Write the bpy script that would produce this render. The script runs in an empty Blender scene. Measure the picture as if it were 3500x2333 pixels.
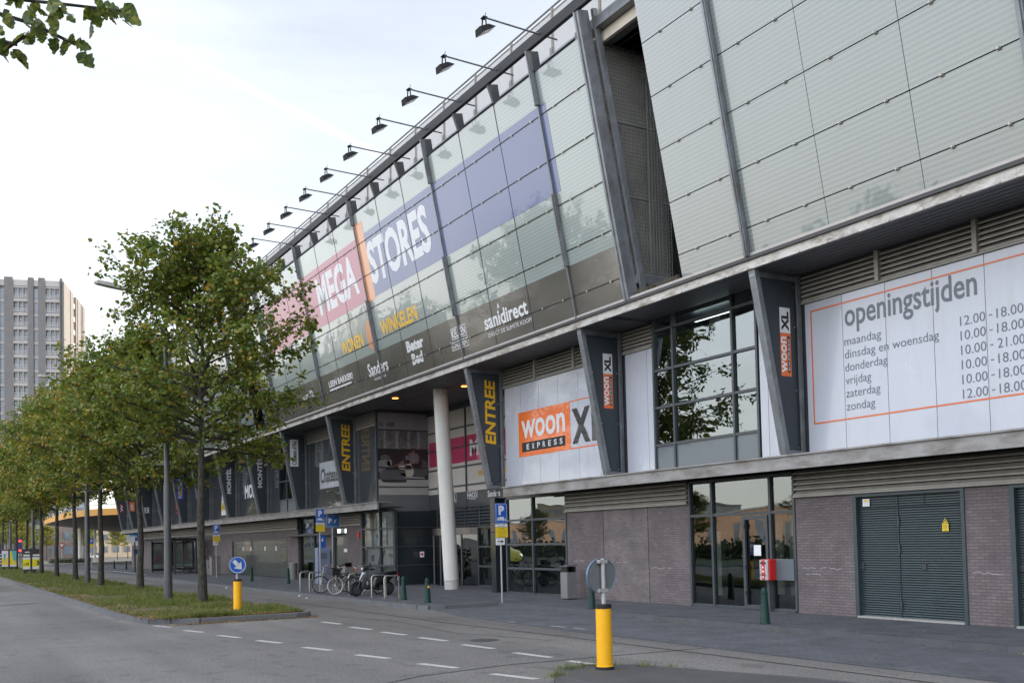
import bpy, bmesh, math, random
import numpy as np
from mathutils import Vector, Matrix
R=math.radians
scene=bpy.context.scene
COL=scene.collection

# ---------------------------------------------------------------- camera
cam=bpy.data.cameras.new('camera'); cam_o=bpy.data.objects.new('camera',cam); COL.objects.link(cam_o)
cam.sensor_width=36.0; cam.lens=3403.0/3500*36
cam.shift_y=545.5/3500
cam.clip_start=0.1; cam.clip_end=3000
cam_o.matrix_world=Matrix.Translation((0,0,2.05))@Matrix.Rotation(R(-30.6),4,'Z')@Matrix.Rotation(R(92.2),4,'X')@Matrix.Rotation(R(-1.32),4,'Z')
scene.camera=cam_o

# ---------------------------------------------------------------- sky, sun, exposure
SUN_EL=R(17); SUN_AZ=R(97)          # azimuth clockwise from +Y
w=bpy.data.worlds.new('World'); scene.world=w; w.use_nodes=True
nt=w.node_tree; N=nt.nodes; L=nt.links; N.clear()
out=N.new('ShaderNodeOutputWorld'); bg=N.new('ShaderNodeBackground'); bg.inputs[1].default_value=0.15
sky=N.new('ShaderNodeTexSky'); sky.sky_type='NISHITA'; sky.sun_disc=False
sky.sun_elevation=SUN_EL; sky.sun_rotation=SUN_AZ; sky.air_density=1.0; sky.dust_density=1.0; sky.ozone_density=1.0
tc=N.new('ShaderNodeTexCoord')
hsv=N.new('ShaderNodeHueSaturation'); hsv.inputs['Saturation'].default_value=0.36; hsv.inputs['Value'].default_value=1.03
L.new(sky.outputs[0],hsv.inputs['Color'])
# thin high cloud
mp=N.new('ShaderNodeMapping'); mp.inputs['Scale'].default_value=(1.0,1.6,5.0); L.new(tc.outputs['Generated'],mp.inputs[0])
nz=N.new('ShaderNodeTexNoise'); nz.inputs['Scale'].default_value=2.2; nz.inputs['Detail'].default_value=7; nz.inputs['Roughness'].default_value=.62
L.new(mp.outputs[0],nz.inputs[0])
rp=N.new('ShaderNodeValToRGB'); rp.color_ramp.elements[0].position=.38; rp.color_ramp.elements[0].color=(0,0,0,1); rp.color_ramp.elements[1].position=.66; rp.color_ramp.elements[1].color=(.6,.6,.6,1)
L.new(nz.outputs[0],rp.inputs[0])
# vapour trail: a thin great-circle band
def vmath(op,a=None,b=None):
    n=N.new('ShaderNodeVectorMath'); n.operation=op
    if a is not None: L.new(a,n.inputs[0])
    if b is not None: n.inputs[1].default_value=b
    return n
def fmath(op,a,b=None,clamp=False):
    n=N.new('ShaderNodeMath'); n.operation=op; n.use_clamp=clamp
    for i,v in enumerate((a,b)):
        if v is None: continue
        if isinstance(v,(int,float)): n.inputs[i].default_value=v
        else: L.new(v,n.inputs[i])
    return n
TRAIL_N=(0,0,1)
def cam_dir(px,py):
    v=Vector(((px-1750)/3403,-(py-1712)/3403,-1)); return (cam_o.matrix_world.to_3x3()@v).normalized()
a_=cam_dir(400,80); b_=cam_dir(900,330); tn=a_.cross(b_).normalized(); mid=cam_dir(700,230)
dt=vmath('DOT_PRODUCT',tc.outputs['Generated'],tuple(tn))
ab=fmath('ABSOLUTE',dt.outputs['Value'])
band=fmath('SUBTRACT',1.0,fmath('MULTIPLY',ab.outputs[0],230).outputs[0],True)
near=vmath('DOT_PRODUCT',tc.outputs['Generated'],tuple(mid))
msk=fmath('MULTIPLY',fmath('SUBTRACT',near.outputs['Value'],.972).outputs[0],45,True)
trail=fmath('MULTIPLY',fmath('MULTIPLY',band.outputs[0],msk.outputs[0],True).outputs[0],.20,True)
# veil of cloud thickened unseen in the west, added to light front and street
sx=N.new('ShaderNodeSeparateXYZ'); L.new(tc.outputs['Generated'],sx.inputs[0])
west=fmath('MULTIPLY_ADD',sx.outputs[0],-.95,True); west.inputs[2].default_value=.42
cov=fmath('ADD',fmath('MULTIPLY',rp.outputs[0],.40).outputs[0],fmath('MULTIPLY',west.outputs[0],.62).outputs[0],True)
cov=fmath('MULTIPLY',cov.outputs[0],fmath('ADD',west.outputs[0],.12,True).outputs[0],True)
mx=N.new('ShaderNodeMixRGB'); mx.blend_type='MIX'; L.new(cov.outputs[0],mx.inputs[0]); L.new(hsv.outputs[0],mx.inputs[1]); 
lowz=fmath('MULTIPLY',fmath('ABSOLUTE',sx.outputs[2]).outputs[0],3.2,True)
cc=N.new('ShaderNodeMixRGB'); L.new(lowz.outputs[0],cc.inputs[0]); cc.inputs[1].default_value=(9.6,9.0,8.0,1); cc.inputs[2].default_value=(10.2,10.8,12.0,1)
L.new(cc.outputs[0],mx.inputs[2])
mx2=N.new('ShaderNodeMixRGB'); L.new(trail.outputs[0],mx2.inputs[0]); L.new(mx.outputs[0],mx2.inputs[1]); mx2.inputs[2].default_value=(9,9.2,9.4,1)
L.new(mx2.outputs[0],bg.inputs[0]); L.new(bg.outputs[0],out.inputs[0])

sl=bpy.data.lights.new('sun','SUN'); sl.energy=3.2; sl.angle=R(.55); sl.color=(1,.89,.77)
so=bpy.data.objects.new('sun',sl); COL.objects.link(so)
sd=Vector((math.sin(SUN_AZ)*math.cos(SUN_EL),math.cos(SUN_AZ)*math.cos(SUN_EL),math.sin(SUN_EL)))
so.rotation_euler=sd.to_track_quat('Z','Y').to_euler()
vs=scene.view_settings; vs.view_transform='Standard'; vs.look='None'; vs.gamma=1; vs.use_curve_mapping=False
vs.exposure=1.08
scene.cycles.max_bounces=7; scene.cycles.diffuse_bounces=3; scene.cycles.glossy_bounces=4; scene.cycles.transparent_max_bounces=10
scene.cycles.transmission_bounces=4
scene.cycles.caustics_reflective=False; scene.cycles.caustics_refractive=False
scene.cycles.use_denoising=True

# ---------------------------------------------------------------- helpers
class MB:
    def __init__(s): s.v=[]; s.f=[]; s.m=[]; s.mi=0
    def _add(s,vs,fs):
        b=len(s.v); s.v.extend([tuple(p) for p in vs]); s.f.extend([tuple(i+b for i in f) for f in fs]); s.m.extend([s.mi]*len(fs)); return s
    def box(s,x0,x1,y0,y1,z0,z1):
        v=[(x0,y0,z0),(x1,y0,z0),(x1,y1,z0),(x0,y1,z0),(x0,y0,z1),(x1,y0,z1),(x1,y1,z1),(x0,y1,z1)]
        return s._add(v,[(3,2,1,0),(4,5,6,7),(0,1,5,4),(1,2,6,5),(2,3,7,6),(3,0,4,7)])
    def poly(s,pts): return s._add(pts,[tuple(range(len(pts)))])
    def hexa(s,a,b):   # two quads (lists of 4 pts), joined
        return s._add(list(a)+list(b),[(3,2,1,0),(4,5,6,7),(0,1,5,4),(1,2,6,5),(2,3,7,6),(3,0,4,7)])
    def slab(s,pts,d): # extrude a planar polygon by vector d
        n=len(pts); q=[tuple(p[i]+d[i] for i in range(3)) for p in pts]
        fs=[tuple(reversed(range(n))),tuple(range(n,2*n))]+[(i,(i+1)%n,n+(i+1)%n,n+i) for i in range(n)]
        return s._add(list(pts)+q,fs)
    def tube(s,pts,r,n=8,cap=True):
        pts=[Vector(p) for p in pts]
        if not isinstance(r,(list,tuple)): r=[r]*len(pts)
        rings=[]; up=None
        for i,p in enumerate(pts):
            t=(pts[min(i+1,len(pts)-1)]-pts[max(i-1,0)]).normalized()
            if up is None: up=Vector((0,0,1)) if abs(t.z)<.9 else Vector((1,0,0))
            a=t.cross(up)
            if a.length<1e-4: a=t.orthogonal()
            a.normalize(); b=a.cross(t).normalized(); up=b
            rings.append([p+(a*math.cos(k*2*math.pi/n)+b*math.sin(k*2*math.pi/n))*r[i] for k in range(n)])
        vs=[q for g in rings for q in g]; fs=[]
        for i in range(len(pts)-1):
            for k in range(n): fs.append((i*n+k,i*n+(k+1)%n,(i+1)*n+(k+1)%n,(i+1)*n+k))
        if cap: fs.append(tuple(reversed(range(n)))); fs.append(tuple(range((len(pts)-1)*n,len(pts)*n)))
        return s._add(vs,fs)
    def bar(s,p,q,w,h,up=(0,0,1)):
        p=Vector(p); q=Vector(q); t=(q-p).normalized(); u=Vector(up); a=t.cross(u)
        if a.length<1e-4: a=t.orthogonal()
        a.normalize(); b=a.cross(t).normalized(); a=a*w/2; b=b*h/2
        return s.hexa([p-a-b,p+a-b,p+a+b,p-a+b],[q-a-b,q+a-b,q+a+b,q-a+b])
    def lathe(s,prof,c=(0,0,0),n=16,axis='z'):
        vs=[]; fs=[]
        for r,z in prof:
            for k in range(n):
                a=k*2*math.pi/n; x,y=r*math.cos(a),r*math.sin(a)
                if axis=='z': p=(c[0]+x,c[1]+y,c[2]+z)
                elif axis=='y': p=(c[0]+x,c[1]+z,c[2]+y)
                else: p=(c[0]+z,c[1]+x,c[2]+y)
                vs.append(p)
        m=len(prof)
        for i in range(m-1):
            for k in range(n): fs.append((i*n+k,i*n+(k+1)%n,(i+1)*n+(k+1)%n,(i+1)*n+k))
        if tuple(prof[0])!=tuple(prof[-1]): fs.append(tuple(range(n))); fs.append(tuple(range((m-1)*n,m*n)))
        return s._add(vs,fs)
    def ring(s,c,Rr,r,n=28,m=8,axis='y'):
        pts=[]; fs=[]
        for i in range(n):
            a=i*2*math.pi/n
            for k in range(m):
                b=k*2*math.pi/m; rad=Rr+r*math.cos(b); o=r*math.sin(b)
                x,z=rad*math.cos(a),rad*math.sin(a)
                pts.append((c[0]+x,c[1]+o,c[2]+z) if axis=='y' else (c[0]+o,c[1]+x,c[2]+z))
        for i in range(n):
            for k in range(m): fs.append((i*m+k,((i+1)%n)*m+k,((i+1)%n)*m+(k+1)%m,i*m+(k+1)%m))
        return s._add(pts,fs)
    def arr(s,V,F):
        b=len(s.v); s.v.extend(map(tuple,V)); s.f.extend(tuple(int(i)+b for i in f) for f in F); s.m.extend([s.mi]*len(F)); return s
    def mat(s,i): s.mi=i; return s
    def obj(s,name,mats,parent=None,world=True,smooth=False,bevel=0):
        if not isinstance(mats,(list,tuple)): mats=[mats]
        me=bpy.data.meshes.new(name)
        v=s.v
        if parent is not None and world:
            o=root_loc(parent); v=[(p[0]-o[0],p[1]-o[1],p[2]-o[2]) for p in v]
        me.from_pydata(v,[],s.f)
        for m in mats: me.materials.append(m)
        if len(mats)>1: me.polygons.foreach_set('material_index',s.m)
        if smooth: me.polygons.foreach_set('use_smooth',[True]*len(me.polygons))
        me.update()
        ob=bpy.data.objects.new(name,me); COL.objects.link(ob)
        if parent is not None: ob.parent=parent
        if bevel:
            md=ob.modifiers.new('bevel','BEVEL'); md.width=bevel; md.segments=2; md.limit_method='ANGLE'
        if smooth:
            try: me.set_sharp_from_angle(angle=R(40))
            except Exception: pass
        return ob
def root_loc(p):
    while p.parent is not None: p=p.parent
    return p.location
def tag(o,label,cat,group=None,kind=None):
    if label: o['label']=label
    if cat: o['category']=cat
    if group: o['group']=group
    if kind: o['kind']=kind
    return o
def thing(name,label,cat,loc=(0,0,0),rz=0,group=None):
    o=bpy.data.objects.new(name,None); COL.objects.link(o); o.location=loc; o.rotation_euler=(0,0,rz); o.empty_display_size=.2
    return tag(o,label,cat,group)
def struct(o): o['kind']='structure'; return o
def stuff(o): o['kind']='stuff'; return o
def dup(o,loc,rz=0,label=None,group=None,scale=None):
    def cp(a,par):
        c=a.copy(); COL.objects.link(c); c.parent=par
        for ch in list(a.children): cp(ch,c)
        return c
    r=cp(o,None); r.location=loc; r.rotation_euler=(0,0,rz)
    if label: r['label']=label
    if group: r['group']=group
    if scale: r.scale=(scale,)*3 if isinstance(scale,(int,float)) else scale
    return r

# ---------------------------------------------------------------- materials
def lin(r,g,b):
    f=lambda c:(c/255/12.92) if c/255<=.04045 else ((c/255+.055)/1.055)**2.4
    return (f(r),f(g),f(b))
MATS={}
def M(name,col,rough=.6,metal=0.0,var=.12,vs=2.0,bump=0.0,bs=40,coat=0,spec=.5,emit=0,dirt=None,dscale=(1,1,1),trans=0,rvar=.1):
    if name in MATS: return MATS[name]
    m=bpy.data.materials.new(name); m.use_nodes=True; t=m.node_tree; b=t.nodes['Principled BSDF']; MATS[name]=m
    b.inputs['Roughness'].default_value=rough; b.inputs['Metallic'].default_value=metal
    b.inputs['Specular IOR Level'].default_value=spec
    if coat: b.inputs['Coat Weight'].default_value=coat; b.inputs['Coat Roughness'].default_value=.02
    c4=(*col,1)
    if emit: b.inputs['Emission Color'].default_value=c4; b.inputs['Emission Strength'].default_value=emit
    tcn=t.nodes.new('ShaderNodeTexCoord')
    if var or dirt:
        n=t.nodes.new('ShaderNodeTexNoise'); n.inputs['Scale'].default_value=vs; n.inputs['Detail'].default_value=8; n.inputs['Roughness'].default_value=.65
        t.links.new(tcn.outputs['Object'],n.inputs[0])
        r=t.nodes.new('ShaderNodeValToRGB'); e=r.color_ramp.elements
        e[0].position=.25; e[1].position=.75
        e[0].color=(*[c*(1-var) for c in col],1); e[1].color=(*[min(1,c*(1+var)) for c in col],1)
        t.links.new(n.outputs[0],r.inputs[0]); last=r.outputs[0]
        if dirt:
            mpn=t.nodes.new('ShaderNodeMapping'); mpn.inputs['Scale'].default_value=dscale; t.links.new(tcn.outputs['Object'],mpn.inputs[0])
            n2=t.nodes.new('ShaderNodeTexNoise'); n2.inputs['Scale'].default_value=1.0; n2.inputs['Detail'].default_value=9; n2.inputs['Roughness'].default_value=.7
            t.links.new(mpn.outputs[0],n2.inputs[0])
            r2=t.nodes.new('ShaderNodeValToRGB'); r2.color_ramp.elements[0].position=.47; r2.color_ramp.elements[1].position=.66
            r2.color_ramp.elements[0].color=(0,0,0,1); r2.color_ramp.elements[1].color=(.85,.85,.85,1)
            t.links.new(n2.outputs[0],r2.inputs[0])
            mm=t.nodes.new('ShaderNodeMixRGB'); t.links.new(r2.outputs[0],mm.inputs[0]); t.links.new(last,mm.inputs[1]); mm.inputs[2].default_value=(*dirt,1); last=mm.outputs[0]
        t.links.new(last,b.inputs['Base Color'])
        if rvar:
            mr=t.nodes.new('ShaderNodeMapRange'); mr.inputs['To Min'].default_value=max(0,rough-rvar); mr.inputs['To Max'].default_value=min(1,rough+rvar)
            t.links.new(n.outputs[0],mr.inputs[0]); t.links.new(mr.outputs[0],b.inputs['Roughness'])
    else: b.inputs['Base Color'].default_value=c4
    if bump:
        n3=t.nodes.new('ShaderNodeTexNoise'); n3.inputs['Scale'].default_value=bs; n3.inputs['Detail'].default_value=5
        t.links.new(tcn.outputs['Object'],n3.inputs[0])
        bp=t.nodes.new('ShaderNodeBump'); bp.inputs['Strength'].default_value=bump; bp.inputs['Distance'].default_value=.02
        t.links.new(n3.outputs[0],bp.inputs['Height']); t.links.new(bp.outputs[0],b.inputs['Normal'])
    return m
def nodes_of(m): return m.node_tree.nodes,m.node_tree.links,m.node_tree.nodes['Principled BSDF']

def brick_mat(name,c1,c2,mortar,bw=.22,rh=.066,horiz=False,ms=.012,bias=0.0,rough=.85,big=.25):
    m=M(name,c1,rough,var=0); n,l,b=nodes_of(m)
    t=n.new('ShaderNodeTexCoord'); s=n.new('ShaderNodeSeparateXYZ'); l.new(t.outputs['Object'],s.inputs[0]); c=n.new('ShaderNodeCombineXYZ')
    if horiz: l.new(s.outputs[0],c.inputs[1]); l.new(s.outputs[1],c.inputs[0])
    else:
        a=n.new('ShaderNodeMath'); l.new(s.outputs[0],a.inputs[0]); l.new(s.outputs[1],a.inputs[1]); l.new(a.outputs[0],c.inputs[0]); l.new(s.outputs[2],c.inputs[1])
    k=n.new('ShaderNodeTexBrick'); k.inputs['Scale'].default_value=1; k.inputs['Brick Width'].default_value=bw; k.inputs['Row Height'].default_value=rh
    k.inputs['Mortar Size'].default_value=ms; k.inputs['Mortar Smooth'].default_value=.3; k.inputs['Bias'].default_value=bias
    k.inputs['Color1'].default_value=(*c1,1); k.inputs['Color2'].default_value=(*c2,1); k.inputs['Mortar'].default_value=(*mortar,1)
    l.new(c.outputs[0],k.inputs[0])
    nz=n.new('ShaderNodeTexNoise'); nz.inputs['Scale'].default_value=1.1; nz.inputs['Detail'].default_value=8; nz.inputs['Roughness'].default_value=.7; l.new(t.outputs['Object'],nz.inputs[0])
    r=n.new('ShaderNodeMapRange'); r.inputs['From Min'].default_value=.3; r.inputs['From Max'].default_value=.7; r.inputs['To Min'].default_value=1-big; r.inputs['To Max'].default_value=1+big; l.new(nz.outputs[0],r.inputs[0])
    mx=n.new('ShaderNodeMixRGB'); mx.blend_type='MULTIPLY'; mx.inputs[0].default_value=1; l.new(k.outputs[0],mx.inputs[1]); l.new(r.outputs[0],mx.inputs[2])
    l.new(mx.outputs[0],b.inputs['Base Color'])
    bp=n.new('ShaderNodeBump'); bp.inputs['Strength'].default_value=.4; bp.inputs['Distance'].default_value=.006; bp.invert=True
    l.new(k.outputs['Fac'],bp.inputs['Height']); l.new(bp.outputs[0],b.inputs['Normal'])
    return m

def glass_mat(name,tint=(.62,.70,.68),ior=1.9,rough=.004,wave=.006,wscale=.7):
    if name in MATS: return MATS[name]
    m=bpy.data.materials.new(name); m.use_nodes=True; t=m.node_tree; n=t.nodes; l=t.links; n.clear(); MATS[name]=m
    o=n.new('ShaderNodeOutputMaterial'); mix=n.new('ShaderNodeMixShader'); tr=n.new('ShaderNodeBsdfTransparent'); tr.inputs[0].default_value=(*tint,1)
    g=n.new('ShaderNodeBsdfGlossy'); g.inputs['Roughness'].default_value=rough; g.inputs[0].default_value=(.86,.95,.97,1)
    fr=n.new('ShaderNodeFresnel'); fr.inputs[0].default_value=ior
    tcn=n.new('ShaderNodeTexCoord'); nz=n.new('ShaderNodeTexNoise'); nz.inputs['Scale'].default_value=wscale; nz.inputs['Detail'].default_value=1; l.new(tcn.outputs['Object'],nz.inputs[0])
    bp=n.new('ShaderNodeBump'); bp.inputs['Strength'].default_value=wave; bp.inputs['Distance'].default_value=1; l.new(nz.outputs[0],bp.inputs['Height']); l.new(bp.outputs[0],g.inputs['Normal'])
    l.new(fr.outputs[0],mix.inputs[0]); l.new(tr.outputs[0],mix.inputs[1]); l.new(g.outputs[0],mix.inputs[2]); l.new(mix.outputs[0],o.inputs[0])
    return m

def frit_mat(name,c1,c2,period=.105,hatch=.5):
    m=M(name,c1,.3,var=0,coat=1.0); n,l,b=nodes_of(m); b.inputs['Coat IOR'].default_value=1.6
    t=n.new('ShaderNodeTexCoord'); s=n.new('ShaderNodeSeparateXYZ'); l.new(t.outputs['Object'],s.inputs[0])
    def mth(op,a,bv,cl=False):
        q=n.new('ShaderNodeMath'); q.operation=op; q.use_clamp=cl
        for i,v in enumerate((a,bv)):
            if v is None: continue
            if isinstance(v,(int,float)): q.inputs[i].default_value=v
            else: l.new(v,q.inputs[i])
        return q.outputs[0]
    st=mth('SINE',mth('MULTIPLY',s.outputs[2],2*math.pi/period),None)
    st=mth('MULTIPLY_ADD',st,2.2,True); n[-1].inputs[2].default_value=.35
    hv=mth('SINE',mth('MULTIPLY',s.outputs[1],2*math.pi/.045),None); hv=mth('MULTIPLY_ADD',hv,.35); n[-1].inputs[2].default_value=.65
    nz=n.new('ShaderNodeTexNoise'); nz.inputs['Scale'].default_value=.45; nz.inputs['Detail'].default_value=3; l.new(t.outputs['Object'],nz.inputs[0])
    k=mth('MULTIPLY',st,hv); k=mth('MULTIPLY',k,hatch)
    k=mth('MULTIPLY',k,mth('MULTIPLY_ADD',nz.outputs[0],1.0))
    mx=n.new('ShaderNodeMixRGB'); l.new(k,mx.inputs[0]); mx.inputs[1].default_value=(*c1,1); mx.inputs[2].default_value=(*c2,1)
    l.new(mx.outputs[0],b.inputs['Base Color'])
    wn=n.new('ShaderNodeTexNoise'); wn.inputs['Scale'].default_value=1.2; wn.inputs['Detail'].default_value=2; l.new(t.outputs['Object'],wn.inputs[0])
    bp=n.new('ShaderNodeBump'); bp.inputs['Strength'].default_value=.012; bp.inputs['Distance'].default_value=1; l.new(wn.outputs[0],bp.inputs['Height']); l.new(bp.outputs[0],b.inputs['Coat Normal'])
    return m

def rand_mat(name,stops,rough=.6,trans=.35,flat=False):
    m=M(name,stops[0][1],rough,var=0); n,l,b=nodes_of(m)
    g=n.new('ShaderNodeNewGeometry'); r=n.new('ShaderNodeValToRGB'); r.color_ramp.elements[0].position=stops[0][0]; r.color_ramp.elements[0].color=(*stops[0][1],1)
    r.color_ramp.elements[1].position=stops[-1][0]; r.color_ramp.elements[1].color=(*stops[-1][1],1)
    for p,c in stops[1:-1]:
        e=r.color_ramp.elements.new(p); e.color=(*c,1)
    l.new(g.outputs['Random Per Island'],r.inputs[0]); l.new(r.outputs[0],b.inputs['Base Color'])
    if trans:
        tl=n.new('ShaderNodeBsdfTranslucent'); l.new(r.outputs[0],tl.inputs[0]); mix=n.new('ShaderNodeMixShader'); mix.inputs[0].default_value=trans
        o=[x for x in n if x.type=='OUTPUT_MATERIAL'][0]; l.new(b.outputs[0],mix.inputs[1]); l.new(tl.outputs[0],mix.inputs[2]); l.new(mix.outputs[0],o.inputs[0])
    return m

galv=M('galvanised_steel',(.20,.215,.235),.42,.35,.25,4,.05,30,dirt=(.12,.115,.11),dscale=(3,3,1))
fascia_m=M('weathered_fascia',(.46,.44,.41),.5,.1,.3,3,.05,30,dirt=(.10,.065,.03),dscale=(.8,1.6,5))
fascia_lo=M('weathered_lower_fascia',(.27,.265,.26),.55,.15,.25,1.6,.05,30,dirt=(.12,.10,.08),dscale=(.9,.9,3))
steel_dark=M('dark_steel',(.048,.052,.06),.45,.2,.2,3)
frame_dk=M('window_frame_grey',(.055,.066,.075),.4,.1,.15,3)
frame_lt=M('frame_light_grey',(.22,.24,.26),.4,.2,.15,3)
white_pan=M('white_panel',(.45,.475,.54),.25,0,.05,.5,coat=.35,dirt=(.42,.435,.475),dscale=(.6,1.8,.35))
dark_pan=M('dark_panel',(.045,.052,.058),.16,0,.25,1.2,coat=.6)
fin_pan=M('fin_panel',(.036,.046,.056),.5,0,.15,2)
louv_m=M('louvre_slat',(.30,.285,.255),.5,.1,.2,3)
louv_dk=M('louvre_dark',(.035,.03,.026),.8,0,.2,3)
soff_m=M('soffit_plank',(.125,.128,.138),.5,.1,.15,3)
black_m=M('black_rubber',(.012,.012,.013),.7,0,.1,5)
dark_in=M('dark_interior',(.03,.032,.033),.8,0,.3,1)
pale_in=M('pale_interior',(.45,.47,.43),.8,0,.1,1)
brick=brick_mat('dark_brick',(.130,.108,.114),(.172,.140,.143),(.098,.088,.092),bias=-.15)
brick_or=brick_mat('orange_brick',(.42,.22,.13),(.5,.28,.17),(.4,.33,.28),big=.12)
pave=brick_mat('brick_paving',(.066,.071,.085),(.088,.090,.102),(.045,.046,.05),bw=.21,rh=.105,horiz=True,ms=.008,big=.35,rough=.9)
red_m=M('red_paint',(.62,.012,.010),.35,0,.08,6,coat=.3)
blue_m=M('sign_blue',(.012,.10,.46),.4,0,.08,5)
white_m=M('sign_white',(.74,.75,.76),.45,0,.06,6)
yellow_m=M('sign_yellow',(.78,.56,.03),.45,0,.08,6)
bol_yel=M('bollard_yellow',(.90,.45,.004),.42,0,.06,7)
black_ink=M('black_ink',(.018,.018,.02),.5,0,0)
grey_ink=M('grey_ink',(.10,.12,.15),.4,0,0)
orange_m=M('sign_orange',(.74,.15,.022),.3,0,.08,3,coat=.5)
gold_m=M('letter_gold',(.72,.40,.012),.45,0,.06,6)
letter_w=M('letter_white',(.66,.67,.70),.4,0,.04,4)
green_p=M('bollard_green',(.010,.040,.034),.5,.0,.25,8,spec=.25)
steel=M('brushed_steel',(.36,.35,.33),.33,.8,.15,6)
conc=M('concrete',(.32,.31,.29),.85,0,.2,2,.1,40)
colw=M('column_white',(.68,.67,.64),.5,0,.05,1.5)
glass=glass_mat('window_glass',(.66,.74,.72),2.2)
glass_dk=glass_mat('dark_glass',(.30,.36,.37),2.1)

# ---------------------------------------------------------------- lettering
_TX={}
def text_geo(body,bold=0.0,shear=0.0):
    """flat letters, unit cap height, lower left corner at the origin"""
    k=(body,bold,shear)
    if k in _TX: return _TX[k]
    cu=bpy.data.curves.new('txt','FONT'); cu.body=body; cu.size=1.0; cu.offset=bold; cu.shear=shear; cu.resolution_u=3; cu.fill_mode='FRONT'
    ob=bpy.data.objects.new('txt',cu); COL.objects.link(ob)
    dg=bpy.context.evaluated_depsgraph_get()
    me=bpy.data.meshes.new_from_object(ob.evaluated_get(dg))
    V=np.array([v.co[:2] for v in me.vertices]) if len(me.vertices) else np.zeros((0,2)); F=[tuple(p.vertices) for p in me.polygons]
    bpy.data.objects.remove(ob); bpy.data.curves.remove(cu); bpy.data.meshes.remove(me)
    if len(V): V=V-V.min(0)
    _TX[k]=(V,F); return V,F
def put_text(mb,body,fn,w=None,h=None,bold=0.0,shear=0.0):
    """fit text in w x h (metres) and map (u,v) by fn"""
    V,F=text_geo(body,bold,shear)
    if not len(V): return mb
    ext=V.max(0); sx=(w/ext[0]) if w else None; sy=(h/ext[1]) if h else None
    if sx is None: sx=sy
    if sy is None: sy=sx
    return mb.arr([fn(a*sx,b*sy) for a,b in V],F)
def rect(mb,fn,u0,u1,v0,v1): return mb.poly([fn(u0,v0),fn(u1,v0),fn(u1,v1),fn(u0,v1)])
def strokes(mb,fn,lines,wd):
    for (a,b) in lines:
        d=Vector((b[0]-a[0],b[1]-a[1])); p=Vector((-d.y,d.x)).normalized()*wd/2
        mb.poly([fn(a[0]-p.x,a[1]-p.y),fn(b[0]-p.x,b[1]-p.y),fn(b[0]+p.x,b[1]+p.y),fn(a[0]+p.x,a[1]+p.y)])
def disc(mb,fn,cu,cv,ru,rv=None,n=20):
    rv=rv or ru; mb.poly([fn(cu+ru*math.cos(k*2*math.pi/n),cv+rv*math.sin(k*2*math.pi/n)) for k in range(n)])
def facade(X,y0,z0):       # u runs to the right as seen from the street (towards -Y)
    return lambda u,v:(X,y0-u,z0+v)

# ---------------------------------------------------------------- the shopping centre
T_=.19; XA=16.4; ZA=8.42; CN=math.cos(math.atan(T_)); SN=math.sin(math.atan(T_))
def S(y,z,off=0.0): return (XA-T_*(z-ZA)-off*CN, y, z-off*SN)
def scr(y0,z0,off): return lambda u,v: S(y0-u,z0+v*CN,off)
YS,YE=-14.0,106.0           # straight length of the street front
GRID=[16.7-7.03*2,16.7-7.03,16.7,23.74,30.8,37.75,44.95,52.0,59.05,66.1,73.05,80.0,87.0,94.0,101.0]
B=thing('shopping_centre','long shopping centre with leaning glass screens above dark brick ground floor','building',(18.2,45,.12))
ARC_R=13.0
def arc_pts(x,n=14,a1=math.pi/2):   # outline beyond the straight front, turning away from the street
    cx=18.2+ARC_R; r=cx-x
    return [(cx-r*math.cos(a1*i/n),YE+r*math.sin(a1*i/n)) for i in range(n+1)]
def strip(mb,x,z0,z1):              # vertical strip along the curve
    p=arc_pts(x)
    for a,b in zip(p,p[1:]): mb.poly([(a[0],a[1],z0),(b[0],b[1],z0),(b[0],b[1],z1),(a[0],a[1],z1)])
def shelf(mb,xo,xi,z):
    p=arc_pts(xo); q=arc_pts(xi)
    for i in range(len(p)-1): mb.poly([(p[i][0],p[i][1],z),(p[i+1][0],p[i+1][1],z),(q[i+1][0],q[i+1][1],z),(q[i][0],q[i][1],z)])

# ground floor brick: list of solid stretches (y0,y1,z0,z1)
def brick_piece(mb,y0,y1,z0=.0,z1=2.92): mb.box(18.2,18.5,y0,y1,z0,z1)
for (a0,a1) in [(YS,8.9),(11.72,12.72),(15.55,17.3),(21.2,23.0),(25.25,27.27),(45.1,47.0),(49.0,50.5),(54.6,56.6),(68.6,79.9),(81.95,83.8),(87.6,YE)]:
    b=MB(); brick_piece(b,a0,a1)
    if a1==YE: strip(b,18.2,0,2.92)
    b.obj('brick_wall',brick,B)
for (a0,a1,z) in [(8.9,11.7,2.86),(12.74,15.54,2.86),(47.0,49.0,2.8),(56.6,68.6,2.36),(79.9,81.95,2.8),(83.8,87.6,2.9)]:
    b=MB(); b.box(18.21,18.5,a0,a1,z,2.92); b.obj('brick_lintel',brick,B)
b=MB(); brick_piece(b,23.03,25.22); b.obj('brick_wall',brick_mat('rebuilt_brick',(.125,.105,.11),(.185,.148,.145),(.155,.143,.142),bw=.22,rh=.068,bias=-.2,ms=.014,big=.3),B)
rs=random.Random(12); scm=M('chalk_scuff',(.34,.33,.34),.9,0,.2,9)
for (ya,yb,z) in ((17.1,15.95,1.20),(17.0,16.6,1.05),(12.6,11.85,1.16),(24.8,24.1,1.28),(22.9,21.9,1.12),(26.9,26.4,1.3)):
    b=MB(); y=ya; zz=z
    while y>yb:
        y2=y-rs.uniform(.05,.14); z2=z+rs.uniform(-.03,.03)
        if rs.random()<.75: b.poly([(18.196,y,zz),(18.196,y2,z2),(18.196,y2,z2+.014),(18.196,y,zz+.014)])
        y,zz=y2,z2
    b.obj('scuff_mark',scm,B)
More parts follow.
